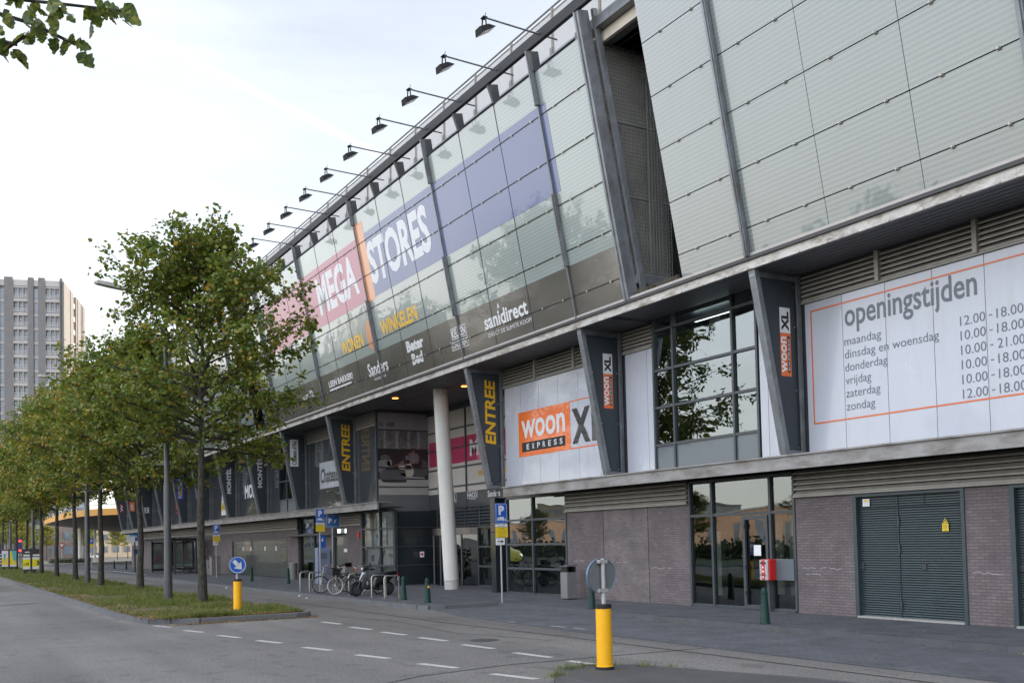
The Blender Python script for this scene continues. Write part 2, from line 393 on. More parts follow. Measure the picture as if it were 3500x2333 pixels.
def louv(mb,x,y0,y1,z0,z1,n,d=.09):
    h=(z1-z0)/n
    for i in range(n):
        z=z0+i*h
        mb.hexa([(x,y0,z),(x+d,y0,z+h*.75),(x+d,y0,z+h*.75+.015),(x,y0,z+.035)],[(x,y1,z),(x+d,y1,z+h*.75),(x+d,y1,z+h*.75+.015),(x,y1,z+.035)])
for (a0,a1) in [(YS,17.25),(21.2,27.27),(45.05,50.5),(54.6,104.5)]:
    b=MB(); louv(b,18.12,a0,a1,2.95,3.58,5); b.box(18.10,18.2,a0-.01,a1+.02,2.905,2.945); b.obj('louvre_band',louv_m,B)
    b=MB(); b.box(18.24,18.4,a0,a1 if a1<100 else YE,2.93,3.62); b.obj('louvre_backing',louv_dk,B)
b=MB()
for i in range(5):
    z=2.95+i*.126; strip(b,18.12,z,z+.05)
strip(b,18.25,2.9,3.62); b.obj('curved_louvre',louv_m,B)

# lower ledge
for (a0,a1) in [(YS,29.62),(40.7,YE)]:
    b=MB(); b.box(17.17,17.24,a0,a1,3.52,3.82); b.box(17.24,17.95,a0,a1,3.80,3.85); b.box(17.12,17.24,a0,a1,3.822,3.86)
    if a1==YE: strip(b,17.17,3.52,3.82); shelf(b,17.17,17.95,3.83)
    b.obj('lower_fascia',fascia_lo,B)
    b=MB(); b.box(17.245,18.4,a0,a1,3.60,3.64)
    if a1==YE: shelf(b,17.2,18.4,3.6)
    b.obj('lower_soffit',steel_dark,B)

# first floor panels
def panels(mb,y0,y1,z0,z1,pitch=1.172,x=17.9,gap=.014,start=None):
    ys=[y0]; y=(start if start is not None else y0+pitch)
    while y<y1-.05: ys.append(y); y+=pitch
    ys.append(y1)
    for a,c in zip(ys,ys[1:]): mb.box(x,x+.03,a+gap/2,c-gap/2,z0,z1)
for a0,a1,st in ((YS,16.5,16.5-1.1-1.172*25),(16.86,18.03,17.76),(22.2,23.5,22.48),(23.98,30.62,24.83)):
    b=MB(); panels(b,a0,a1,3.9,7.42,start=st); b.obj('white_cladding',white_pan,B)
for i in range(6,14):
    a0=GRID[i]+.16; a1=GRID[i+1]-.16
    for q0,q1,pt in ([(a0,53.9,.6),(57,a1,.6)] if i==7 else [(a0,a1,1.172 if i in(6,9,12) else .78)]):
        b=MB(); panels(b,q0,q1,3.9,7.42,pt); b.obj('dark_cladding',dark_pan,B)
for q0,q1,pt in ((42.42,44.79,.59),(101.16,YE,1.0)):
    b=MB(); panels(b,q0,q1,3.9,7.42,pt); b.obj('dark_cladding',dark_pan,B)
b=MB(); strip(b,17.9,3.85,8.15); b.obj('curved_cladding',dark_pan,B)
for (a0,a1) in [(YS,18.03),(22.2,30.7),(42.4,53.9),(57,YE)]:
    b=MB(); b.box(17.95,18.3,a0,a1,3.85,8.15); b.obj('wall_core',steel_dark,B)
# upper louvres with posts every 2.33 m
posts=[]
for g in GRID[:5]:
    for k in (0,1,2):
        y=g-2.345*k
        if not 17.9<y<22.4: posts.append((y-.05,y+.05))
for g in GRID[6:]:
    for k in (0,1): posts.append((g+2.2*k+.2,g+2.2*k+.28))
for (a0,a1) in [(YS,16.56),(16.86,18.03),(22.2,23.56),(23.92,30.66),(42.42,44.83),(45.08,51.9),(52.2,53.9),(57,58.9),(59.2,YE)]:
    b=MB(); louv(b,17.86,a0,a1,7.48,8.13,6,.08); b.box(17.84,17.95,a0,a1,7.43,7.465)
    for (y0,y1) in posts:
        if a0-.2<y0 and y1<a1+.2: b.box(17.8,17.94,y0,y1,7.467,8.14)
    b.obj('upper_louvre',louv_m,B)

# bay window
def window(name,yl,yr,zs,muls,X=17.9,fm=frame_dk,low=True,depth=3.0,inner=None,gm=glass,fw=.07,parent=B):
    f=MB(); fd=.1
    for y in [yl,yr]+list(muls): f.box(X-.03,X+fd,y-fw/2,y+fw/2,zs[0],zs[-1])
    for z in zs: f.box(X-.02,X+fd-.005,yr+fw/2 if yr<yl else yl+fw/2,yl-fw/2 if yr<yl else yr-fw/2,z-.035,z+.035)
    w_=f.obj(name,fm,parent)
    g=MB(); z0=zs[1] if low else zs[0]
    g.poly([(X+.04,yl,z0),(X+.04,yr,z0),(X+.04,yr,zs[-1]),(X+.04,yl,zs[-1])]); g.obj('pane',gm,w_)
    if low:
        p=MB(); p.box(X+.02,X+.06,yr,yl,zs[0],zs[1]); p.obj('spandrel',M('spandrel_grey',(.10,.125,.145),.35,0,.05,1,coat=.3),w_)
    return w_
window('bay_window',22.17,18.1,[3.87,4.61,5.67,6.72,7.86,8.8],[21.32,18.96],gm=glass_mat('bay_glass',(.55,.63,.62),2.5,.004,.012))
b=MB(); b.box(21.4,21.5,18,22.3,3.7,8.8); b.box(18.3,21.4,17.9,18.0,3.7,8.8); b.box(18.3,21.4,22.3,22.4,3.7,8.8); b.box(18.0,21.5,17.9,22.4,8.82,8.9); b.box(18.0,21.5,17.9,22.4,3.6,3.7)
b.box(19.3,19.7,20.9,21.35,3.7,8.8); b.obj('window_interior',M('interior_buff',(.11,.105,.09),.8,0,.1,1),B)
b=MB(); b.box(18.7,18.76,19.9,21.3,8.05,8.12); tl=b.obj('tube_lamp',M('tube_light',(.85,.95,1),emit=4,var=0),B)
window('bay_window',56.95,53.95,[3.95,4.63,5.7,6.69,7.74],[55.5],gm=glass_dk)
b=MB(); b.box(19.5,19.6,53.8,57.1,3.7,8.1); b.obj('window_interior',dark_in,B)

# upper ledge + soffit
b=MB(); b.box(16.36,16.44,YS,YE,8.13,8.36); b.box(16.36,16.6,YS,YE,8.362,8.40); strip(b,16.36,8.13,8.4)
for y in np.arange(YS+.3,60,.78): b.box(16.345,16.36,y,y+.03,8.14,8.17)
for g in GRID: b.box(16.354,16.36,g+.5,g+.512,8.13,8.36)
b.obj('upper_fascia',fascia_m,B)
b=MB(); b.box(16.30,16.36,YS,YE,8.335,8.415); b.obj('gutter',M('gutter_dark',(.03,.03,.032),.5,.1,.2,4),B)
b=MB(); b.hexa([S(YS,8.43,.03),S(YE,8.43,.03),S(YE,8.43,.06),S(YS,8.43,.06)],[S(YS,8.50,.03),S(YE,8.50,.03),S(YE,8.50,.05),S(YS,8.50,.05)]); b.obj('foot_rail',M('foot_rail_pale',(.40,.37,.35),.5,.1,.15,3),B)
b=MB()
k=0
for x0 in np.arange(16.5,20.6,.19):
    x1=min(x0+.160,20.6)
    if x0<17.85:
        if x1>17.95: x1=17.94
        for (a0,a1) in [(YS,18.0),(22.3,YE)]: b.box(x0,x1,a0,a1,8.15,8.18)
    elif x0>17.94: b.box(x0,x1,30.7,42.5,8.15,8.18)
b.box(16.45,17.9,18.0,22.3,8.21,8.24); b.box(16.45,20.7,YS,18.0,8.19,8.22); b.box(16.45,20.7,22.3,YE,8.19,8.22)
shelf(b,16.4,18.0,8.16)
b.obj('soffit',soff_m,B)

# leaning glass screens, one per bay, with framing
frit=frit_mat('fritted_glass',(.215,.25,.245),(.12,.145,.15),hatch=.75)
frit2=frit_mat('fritted_glass_plain',(.275,.32,.305),(.19,.23,.225),hatch=.7); MATS['fritted_glass_plain'].node_tree.nodes['Principled BSDF'].inputs['Coat IOR'].default_value=1.48
clampm=M('clamp_metal',(.38,.35,.31),.45,.4,.1,8)
ROWS=[8.42,9.06,10.345,11.635,12.925,14.215,15.40]
cl_me=None; ncl=0; extra=MB()
def clamp(y,z,par):
    global cl_me,ncl
    c=S(y,z,.035)
    if ncl>=100 or y>55:
        p=[]
        for kx in range(8):
            a=kx*math.pi/4; q=S(y+.04*math.cos(a),z+.04*math.sin(a),.05); p.append(q)
        extra.poly(p); return
    if cl_me is None:
        m=MB(); m.lathe([(.001,-.03),(.022,-.03),(.036,-.01),(.036,.035)],n=10,axis='x'); cl_me=m.obj('clamp',clampm).data
        bpy.data.objects.remove(bpy.data.objects['clamp'])
    o=bpy.data.objects.new('clamp',cl_me); COL.objects.link(o); o.parent=par; rl=root_loc(par)
    o.location=(c[0]-rl.x,c[1]-rl.y,c[2]-rl.z); ncl+=1
def screen_bay(y0,y1,ms,ztop,mat_):
    """panes between y0<y1 split at ms"""
    g=MB(); ys=[y0]+ms+[y1]
    rows=[r for r in ROWS if r<ztop-.3]+[ztop]
    for a,c in zip(ys,ys[1:]):
        for r0,r1 in zip(rows,rows[1:]):
            gp=.012; p=[S(a+gp*.6,r0+gp,0),S(c-gp*.6,r0+gp,0),S(c-gp*.6,r1-gp,0),S(a+gp*.6,r1-gp,0)]
            q=[S(a+gp*.6,r0+gp,-.02),S(c-gp*.6,r0+gp,-.02),S(c-gp*.6,r1-gp,-.02),S(a+gp*.6,r1-gp,-.02)]
            g.hexa(q,p)
    o=g.obj('glass_screen',mat_,B)
    bk=MB(); bk.hexa([S(y0,8.42,-.08),S(y1,8.42,-.08),S(y1,ztop-.02,-.08),S(y0,ztop-.02,-.08)],[S(y0,8.42,-.05),S(y1,8.42,-.05),S(y1,ztop-.02,-.05),S(y0,ztop-.02,-.05)]); bk.obj('backing',black_m,o)
    for a,c in zip(ys,ys[1:]):
        wd=c-a
        for r in rows[1:-1]:
            for f in ((.22,.70) if wd>1.5 else (.5,)): clamp(a+wd*f,r,o)
    return o
def bays(y0,y1,ztop,mat_):
    gs=[g for g in [16.7+7.025*k for k in range(-4,14)]]
    cuts=[y0]+[g for g in gs if y0+.2<g<y1-.2]+[y1]
    for a,c in sorted(zip(cuts,cuts[1:]),key=lambda t:abs(t[0]-15)):
        ms=[]
        for g in gs:
            for k in (1,2):
                m=g+2.342*k
                if a+.1<m<c-.1: ms.append(m)
        screen_bay(a,c,ms,ztop,mat_)
bays(YS,19.06,17.0,frit); bays(21.35,53.9,15.40,frit2); bays(56.2,104,15.40,frit)
ex=extra.obj('clamp_row',clampm,B); ex['kind']='stuff'
def mullion(y,z0,z1,w_=.13,d=.11,off=.02):
    m=MB(); p=lambda yy,z,o:S(yy,z,o)
    m.hexa([p(y-w_/2,z0,off),p(y+w_/2,z0,off),p(y+w_/2,z0,off+d),p(y-w_/2,z0,off+d)],[p(y-w_/2,z1,off),p(y+w_/2,z1,off),p(y+w_/2,z1,off+d),p(y-w_/2,z1,off+d)])
    m.hexa([p(y-.025,z0,off+d),p(y+.025,z0,off+d),p(y+.025,z0,off+d+.03),p(y-.025,z0,off+d+.03)],[p(y-.025,z1,off+d),p(y+.025,z1,off+d),p(y+.025,z1,off+d+.03),p(y-.025,z1,off+d+.03)])
    return m.obj('mullion',galv,B)
for g in [16.7+7.025*k for k in (-3,-2,-1,0)]: mullion(g,8.44,17)
thin=lambda y,z0,z1: mullion(y,z0,z1,.035,.03,.02)
G=[16.7+7.025*k for k in range(1,13)]   # 23.72 30.75 37.77 44.8 51.8 ...
for g in G:
    if g<51: 
        mullion(g,14.49 if g<37 or g>38 else 15.0,16.0); thin(g,8.44,9.92); mullion(g,9.93,11.98)
        thin(g,11.99,14.48 if g<37 or g>38 else 14.99)
    elif g<105 and not 53<g<57: mullion(g,8.44,15.6)
for y in (21.32,53.95): # heavy edge posts
    m=MB(); p=lambda yy,z,o:S(yy,z,o)
    for (dy0,dy1,o0,o1) in [(-.16,0,-.25,.10),(-.05,.02,.10,.13),(-.30,-.2,-.45,-.3)]:
        m.hexa([p(y+dy0,8.42,o0),p(y+dy1,8.42,o0),p(y+dy1,8.42,o1),p(y+dy0,8.42,o1)],[p(y+dy0,16.0,o0),p(y+dy1,16.0,o0),p(y+dy1,16.0,o1),p(y+dy0,16.0,o1)])
    m.obj('edge_post',galv,B)
# roof edge: beam, hangers, parapet band and mesh railing
b=MB(); p=lambda yy,z,o:S(yy,z,o)
for (a0,a1) in [(19.4,104)]:
    b.hexa([p(a0,16.0,-.02),p(a1,16.0,-.02),p(a1,16.26,-.02),p(a0,16.26,-.02)],[p(a0,16.0,.14),p(a1,16.0,.14),p(a1,16.26,.14),p(a0,16.26,.14)])
b.obj('roof_beam',M('beam_dark',(.028,.030,.034),.55,.1,.2,3,spec=.3),B)
hang_me=None
ys=[21.35+2.342*k+.03 for k in range(1,14)]
for y in [23.72+2.342*k for k in range(0,34)]:
    if y>103: break
    m=MB(); m.hexa([p(y-.05,15.42,-.24),p(y-.05,15.42,.0),p(y+.05,15.42,.0),p(y+.05,15.42,-.24)],[p(y-.05,15.99,-.26),p(y-.05,15.99,.10),p(y+.05,15.99,.10),p(y+.05,15.99,-.26)])
    m.box(15.0,15.35,y-.1,y+.1,15.40,15.43)
    m.obj('roof_hanger',M('hanger_grey',(.085,.09,.098),.5,.2,.15,3),B)
b=MB(); b.box(15.62,16.2,19.5,YE,15.62,15.92); b.box(15.55,15.62,19.5,YE,15.9,15.95); b.box(15.6,15.62,19.5,YE,15.74,15.75)
for y in np.arange(20,104,2.342): b.box(15.605,15.62,y,y+.02,15.62,15.9)
b.box(16.0,30,19.5,YE,15.3,15.6)
b.obj('roof_edge',M('roof_edge_grey',(.27,.28,.31),.45,.3,.1,1),B)
b=MB()
for y in [21.4+2.342*k for k in range(0,35)]: b.box(15.75,15.82,y-.04,y+.04,15.92,17.48)
for y in [21.4+2.342*k for k in range(0,35)]: b.box(15.7,15.75,y-.06,y+.06,15.8,16.3)
b.tube([(15.78,19.8,17.52),(15.78,104,17.52)],.03); b.box(15.76,15.80,19.8,104,17.36,17.39)
b.obj('roof_railing',M('railing_brown',(.20,.19,.175),.6,.2,.1,3),B)
# fine mesh infill: real wires
b=MB()
for z in np.arange(15.95,17.36,.05): b.box(15.777,15.783,19.8,104,z,z+.017)
for y in np.arange(19.8,104,.06): b.box(15.774,15.78,y,y+.020,15.95,17.36)
rm=b.obj('railing_mesh',M('wire_mesh',(.42,.41,.40),.6,.1,0),B)
# body behind
b=MB(); b.box(18.4,45,YS,104,8.26,15.3); b.box(20.8,45,YS,YE,0,8.26)
for (a0,a1) in [(YS,17.4),(21.3,30.6),(45.2,50.5),(54.7,YE)]: b.box(18.52,20.8,a0,a1,0,3.6)
b.obj('building_body',steel_dark,B)
# cores behind the openings
# shaft in the gap between the screens: wire-mesh side wall seen end on
b=MB(); xm0=lambda z:XA-T_*(z-ZA)+.32
for z in np.arange(9.2,15.35,.105): b.box(xm0(z),17.88,21.18,21.20,z,z+.02)
for x in np.arange(15.3,17.9,.085):
    z0=max(9.18,ZA+(XA+.32-x)/T_)
    if z0<15.3: b.box(x,x+.018,21.165,21.18,z0,15.38)
for z in (11.2,13.2): b.box(xm0(z),17.88,21.15,21.2,z,z+.05)
b.hexa([(16.6,21.14,9.12),(17.9,21.14,9.12),(17.9,21.2,9.12),(16.6,21.2,9.12)],[(16.6,21.14,9.18),(17.9,21.14,9.18),(17.9,21.2,9.18),(16.6,21.2,9.18)])
for x in (17.1,17.2,17.3,17.4,17.5): b.box(x,x+.03,21.14,21.165,9.2,15.35)
b.obj('shaft_mesh',M('shaft_wire',(.22,.22,.215),.5,.3,.2,3),B)
b=MB(); b.hexa([(16.75,21.38,8.45),(18.4,21.38,8.45),(18.4,21.42,8.45),(16.75,21.42,8.45)],[(15.45,21.38,15.4),(18.4,21.38,15.4),(18.4,21.42,15.4),(15.45,21.42,15.4)])
b.obj('shaft_wall',M('shaft_back',(.42,.40,.35),.7,0,.35,1.5),B)
b=MB(); b.box(16.55,17.9,21.1,21.36,8.88,9.11); b.box(17.86,18.0,21.0,21.2,8.6,9.2); b.box(16.5,17.95,19.06,21.2,8.44,8.5); b.obj('shaft_sill',galv,B)
b=MB(); b.box(17.88,17.94,19.0,21.3,8.5,15.3); b.obj('shaft_glazing',glass_dk,B)
b=MB()
for z in (10.8,13.0): b.box(17.84,17.88,19.0,21.2,z,z+.09)
b.box(17.82,17.88,20.6,20.72,8.9,15.3); b.obj('shaft_frame',frame_dk,B)
b=MB()
for i in range(70): b.bar((16.5+random.random()*.1,19.3+i*.028,8.5),(16.46,19.3+i*.028+random.uniform(-.02,.02),8.66),.008,.008)
b.obj('bird_brush',M('brush_straw',(.16,.13,.08),.8,0,0),B)
b=MB(); b.box(15.6,15.7,19.2,21.7,15.25,15.55); b.obj('shaft_beam',M('cream_beam',(.62,.56,.47),.5,0,.1,2),B)
b=MB(); b.box(15.35,15.6,19.2,22,15.56,15.85); b.obj('shaft_girder',galv,B)
b=MB()
for x in np.arange(15.75,18,.45): b.box(x,x+.43,19.1,21.3,15.3,15.34)
b.obj('shaft_ceiling',soff_m,B)

# printed film on the left screen
OFF=.006
def film(y0,y1,z0,z1,m,name,par=B):
    q=MB(); q.hexa([S(y0,z0,0.001),S(y1,z0,0.001),S(y1,z1,0.001),S(y0,z1,0.001)],[S(y0,z0,OFF),S(y1,z0,OFF),S(y1,z1,OFF),S(y0,z1,OFF)])
    return q.obj(name,m,par)
BS=thing('lettered_banner','large blue and pink banner with white store lettering on leaning glass screen','banner',(15.4,37,12))
film(23.42,37.02,11.98,14.48,M('film_blue',(.105,.135,.26),.32,0,.06,.35,coat=.45),'blue_field',BS)
film(37.98,51.0,11.98,14.48,M('film_pink',(.36,.11,.165),.32,0,.06,.35,coat=.45),'pink_field',BS)
film(37.03,37.97,11.9,15.0,M('film_orange',(.62,.26,.12),.32,0,.08,.5,coat=.45),'orange_stripe',BS)
b=MB(); put_text(b,'MEGA',scr(43.15,12.42,.009),4.72,1.68,.035); b.obj('lettering',letter_w,BS)
b=MB(); put_text(b,'STORES',scr(37.06,12.42,.009),5.5,1.70,.035); b.obj('lettering',letter_w,BS)
GB=thing('store_list_band','dark grey film band with white shop wordmarks along foot of glass screen','banner',(16.3,36,9))
film(21.37,53.8,8.44,9.92,M('film_grey',(.19,.182,.17),.24,.6,.15,.5,coat=.25),'grey_field',GB)
gf=(M('film_text',(.66,.67,.69),.4,0,.03,3))
b=MB()
put_text(b,'LEEN BAKKER!',scr(43.85,9.28,.009),2.95,.28,.03); rect(b,scr(43.85,9.28,.009),0,2.7,-.17,-.1)
b.obj('lettering',gf,GB); b=MB()
put_text(b,'Sanders',scr(39.15,9.02,.009),2.05,.58,.02); put_text(b,'MEUBELSTAD',scr(38.7,8.84,.009),1.25,.1)
b.obj('lettering',gf,GB); b=MB()
put_text(b,'Beter',scr(35.13,9.38,.009),1.5,.44,.05); put_text(b,'Bed',scr(34.85,8.86,.009),.95,.44,.05)
b.obj('lettering',gf,GB); b=MB(); f=scr(31.5,8.84,.009)
put_text(b,'KEUKEN',lambda u,v:f(u+.15,v+.40),1.0,.3,.03); put_text(b,'CONCURRENT',lambda u,v:f(u+.02,v+.05),1.18,.24,.03)
strokes(b,f,[((-.02,.0),(1.25,.0)),((1.25,0),(1.25,.33)),((-.02,0),(-.02,.33)),((.12,.36),(1.22,.36)),((1.22,.36),(1.22,.74)),((.12,.74),(1.22,.74)),((.12,.36),(.12,.74))],.025)
b.obj('lettering',gf,GB); b=MB(); f=scr(28.98,9.08,.009)
put_text(b,'sanidirect',f,2.75,.50,.025); put_text(b,'DIRECT DE SLIMSTE KOOP!',lambda u,v:f(u+.12,v-.26),2.75,.13)
b.poly([f(1.06+.05*math.cos(a),.60+.07*math.sin(a)+(.05 if k==3 else 0)) for k,a in enumerate(np.linspace(0,2*math.pi,13)[:-1])])
b.obj('lettering',gf,GB); b=MB()
put_text(b,'woon XL',scr(47.9,9.18,.009),1.9,.34,.03); b.obj('lettering',gf,GB)
GW=thing('gold_lettering','golden yellow letters spelling two words on glass beside orange oval','lettering',(16,37,10.6))
b=MB(); put_text(b,'WONEN',scr(41.55,10.36,.009),2.5,.58,.035); b.obj('word',M('film_gold',(.78,.46,.03),.35,0,.05,2,coat=.5),GW)
b=MB(); put_text(b,'WINKELEN',scr(37.1,10.40,.009),3.4,.58,.035); b.obj('word',MATS['film_gold'],GW)
b=MB(); f=scr(38.65,10.05,.009); disc(b,f,.42,.62,.40,.62,28); b.obj('oval',MATS['film_orange'],GW)
# dark joints over the printed film, thin joints
b=MB()
for z in ROWS[1:-1]: b.hexa([S(21.37,z-.013,.010),S(53.8,z-.013,.010),S(53.8,z+.013,.010),S(21.37,z+.013,.010)],[S(21.37,z-.013,.016),S(53.8,z-.013,.016),S(53.8,z+.013,.016),S(21.37,z+.013,.016)])
for g in [16.7+7.025*k for k in range(0,6)]:
    for k in (1,2):
        y=g+2.342*k
        if 21.5<y<53.5: b.hexa([S(y-.008,8.45,.010),S(y+.008,8.45,.010),S(y+.008,15.38,.010),S(y-.008,15.38,.010)],[S(y-.008,8.45,.014),S(y+.008,8.45,.014),S(y+.008,15.38,.014),S(y-.008,15.38,.014)])
b.obj('joint_seal',black_m,B)

# ---------------------------------------------------------------- entrance recess
b=MB()
b.box(17.9,18.0,42.36,42.5,3.85,8.15); b.box(17.86,17.95,42.33,42.43,3.9,8.15)
b.obj('corner_post',frame_dk,B)
poster_mats=[M('print_lavender',(.36,.34,.38),.3,0,.1,1,coat=.6),M('print_grey',(.20,.205,.21),.3,0,.35,2.5,coat=.6),M('print_black',(.022,.022,.026),.3,0,.2,3,coat=.5),
 M('print_sofa',(.09,.095,.105),.35,0,.2,4,coat=.4),M('print_pale',(.42,.42,.41),.35,0,.08,2,coat=.4),M('print_skin',(.24,.145,.11),.5,0,.1,8),M('print_cream',(.55,.53,.45),.5,0,.1,5),M('print_tree',(.085,.083,.08),.5,0,.5,9)]
PX=thing('furniture_poster','large printed poster of a couple on a dark sofa inside entrance corner','poster',(19.2,42.36,4.2))
f=lambda x,z,o=0:(x,42.35-o,z)
b=MB()
b.mat(0).poly([f(17.95,7.24),f(20.5,7.24),f(20.5,8.02),f(17.95,8.02)]); b.mat(1).poly([f(17.95,6.36),f(20.5,6.36),f(20.5,7.24),f(17.95,7.24)])
b.mat(0)
for x in (18.25,18.85,19.45,19.95): b.poly([f(x,6.36,.004),f(x+.13,6.36,.004),f(x+.13,7.6,.004),f(x,7.6,.004)])
b.poly([f(17.95,7.28,.006),f(20.3,7.28,.006),f(20.3,7.34,.006),f(17.95,7.34,.006)])
b.mat(1).poly([f(18.0,7.4,.003),f(18.8,7.4,.003),f(18.8,7.6,.003),f(18.0,7.6,.003)])
random.seed(4); b.mat(7)
for x0 in (18.15,18.55,19.15,19.6):
    for i in range(26):
        a=random.uniform(.3,2.8); l=random.uniform(.1,.42); xs=x0+random.gauss(0,.12); zs=6.4+random.random()*.6
        p=Vector((math.cos(a),math.sin(a)))*l; q=Vector((-p.y,p.x)).normalized()*.007
        b.poly([f(xs-q.x,zs-q.y,.005),f(xs+p.x-q.x,zs+p.y-q.y,.005),f(xs+p.x+q.x,zs+p.y+q.y,.005),f(xs+q.x,zs+q.y,.005)])
b.mat(2).poly([f(17.95,4.95),f(20.5,4.95),f(20.5,6.36),f(17.95,6.36)])
b.mat(4).poly([f(17.95,4.61),f(20.5,4.61),f(20.5,4.95),f(17.95,4.95)])
b.mat(4).poly([f(17.95,4.24),f(20.5,4.24),f(20.5,4.61),f(17.95,4.61)])
def blob(mi,cx,cz,rx,rz,o,n=18,sq=2.0):
    b.mat(mi); b.poly([f(cx+rx*math.copysign(abs(math.cos(t))**(2/sq),math.cos(t)),cz+rz*math.copysign(abs(math.sin(t))**(2/sq),math.sin(t)),o) for t in [k*2*math.pi/n for k in range(n)]])
blob(3,18.72,5.12,.70,.27,.006,24,5); blob(2,18.75,4.88,.62,.07,.007,24,4); blob(3,18.75,5.32,.66,.08,.008,24,4)
blob(3,18.3,5.95,.24,.15,.006); blob(1,18.12,5.55,.2,.3,.007); blob(1,18.3,5.66,.26,.2,.008); blob(1,18.52,5.72,.13,.16,.008)
blob(3,19.75,5.5,.75,.4,.006,20,4); blob(6,19.3,5.52,.36,.1,.010,18,3); blob(6,19.52,5.4,.22,.32,.010,18,3)
blob(2,19.9,5.72,.28,.22,.011,18,3); blob(1,19.78,5.95,.25,.25,.012,18,3)              # seated man, grey top
blob(5,19.73,6.27,.075,.11,.013); blob(2,19.73,6.36,.09,.06,.014)
blob(1,19.5,5.93,.17,.22,.014,18,2.4); blob(5,19.55,6.12,.07,.1,.015); blob(2,19.47,6.17,.09,.11,.0145)  # woman leaning in
b.mat(5).poly([f(18.5,5.52,.015),f(18.8,5.58,.015),f(19.25,5.66,.015),f(19.45,5.85,.015),f(19.3,5.85,.015),f(18.95,5.68,.015),f(18.55,5.55,.015)])
blob(2,19.4,5.78,.17,.1,.016); blob(5,19.8,5.75,.08,.04,.016)
b.mat(4).poly([f(19.3,5.03,.012),f(20.3,5.0,.012),f(20.3,5.06,.012),f(19.3,5.1,.012)])
b.obj('print',poster_mats,PX)
b=MB()
for z in (7.24,6.36,5.5,4.61): b.box(17.95,20.5,42.31,42.345,z-.025,z+.025)
b.obj('glazing_bar',frame_dk,PX)
b=MB(); b.box(17.95,20.6,42.30,42.4,3.45,4.22); b.box(17.95,20.55,42.37,42.5,4.2,8.1); b.obj('recess_beam',M('recess_grey',(.17,.18,.19),.4,.1,.15,.8),B)
# dark side wall at street level
b=MB(); b.box(18.32,20.6,41.2,41.3,.0,3.45); b.obj('recess_side_wall',M('recess_dark',(.022,.03,.034),.2,0,.15,1,coat=.5),B)
b=MB()
for z in (1.0,1.85,2.7): b.box(18.32,20.4,41.165,41.2,z-.025,z+.025)
b.box(18.17,18.32,41.15,41.32,0,3.5); b.box(20.32,20.42,41.1,41.2,0,3.5)
b.obj('recess_frame',frame_dk,B)
# corner shop window with a printed bedroom view
window('shop_window',45.02,41.32,[.15,1.0,1.85,2.7,3.52],[42.85],X=18.2,low=False,gm=glass_mat('clear_glass',(.85,.88,.87),1.45))
BP=thing('bedroom_poster','tall printed bedroom scene with striped bed behind corner shop window','poster',(18.35,43.1,.2))
b=MB(); f=lambda y,z,o=0:(18.34-o,y,z)
def q4(mi,ya,yb,za,zb,o): b.mat(mi); b.poly([f(ya,za,o),f(yb,za,o),f(yb,zb,o),f(ya,zb,o)])
q4(1,45.0,41.35,.16,3.5,0)
for ya,yb in ((44.7,44.1),(43.9,43.4),(42.6,42.0),(41.9,41.4)): q4(4,ya,yb,.95,3.2,.004)
q4(3,42.5,41.4,2.75,3.25,.006); q4(7,42.45,42.2,1.9,2.8,.007)
b.mat(3)
for (yy,zz,rz) in ((43.55,2.95,.32),(43.35,2.85,.3),(43.5,2.45,.2)): b.poly([f(yy+.09*math.cos(t),zz+rz*math.sin(t),.009) for t in [k*.45 for k in range(14)]])
def bed(mi,pts,o): b.mat(mi); b.poly([f(y,z,o) for y,z in pts])
bed(4,[(44.3,1.7),(43.8,1.75),(43.7,1.5),(44.2,1.45)],.01); bed(3,[(44.3,1.45),(43.9,1.5),(43.9,1.15),(44.3,1.2)],.011)
bed(4,[(43.9,1.1),(43.65,1.6),(43.2,1.75),(43.0,1.7),(43.3,1.4),(43.5,1.05)],.012); bed(2,[(43.5,1.05),(43.3,1.4),(43.0,1.7),(42.5,1.68),(42.8,1.4),(42.95,.85),(43.2,.8)],.012)
bed(4,[(42.95,.85),(42.8,1.35),(42.5,1.6),(42.3,1.55),(42.35,1.3),(42.8,.8)],.013); bed(5,[(42.2,1.55),(41.4,1.5),(41.4,1.35),(42.2,1.4)],.01)
bed(4,[(44.3,.95),(43.9,1.2),(43.5,.95),(43.9,.8)],.0125)
b.obj('print',poster_mats,BP)

# back wall: white/pink panel wall, grey fascia, louvres, doors
XB=20.5
W=facade(XB-.02,42.3,0)
b=MB(); b.box(XB,XB+.1,30.6,42.34,4.21,7.98); b.obj('recess_wall',M('recess_white',(.52,.49,.46),.45,0,.06,.6,coat=.2),B)
PB=thing('pink_wall_banner','pink wall banner with white capitals behind the leaning column','banner',(XB-.03,37.5,5.5))
b=MB(); b.box(XB-.012,XB-.002,31,42.2,5.51,6.65); b.obj('field',M('banner_pink',(.44,.025,.10),.35,0,.06,1,coat=.3),PB)
b=MB(); put_text(b,'MEGA',facade(XB-.016,38.15,5.71),3.0,.74,.035); put_text(b,'STORES',facade(XB-.016,34.9,5.71),3.4,.74,.035); b.obj('lettering',letter_w,PB)
b=MB(); put_text(b,'WONEN & WINKELEN',facade(XB-.016,37.46,4.79),5.2,.27,.02,.15); b.obj('slogan',gold_m,PB)
b=MB(); b.box(XB-.03,XB+.1,30.6,42.34,3.51,4.2); b.obj('recess_fascia',M('recess_fascia_grey',(.055,.06,.068),.35,0,.1,1,coat=.3),B)
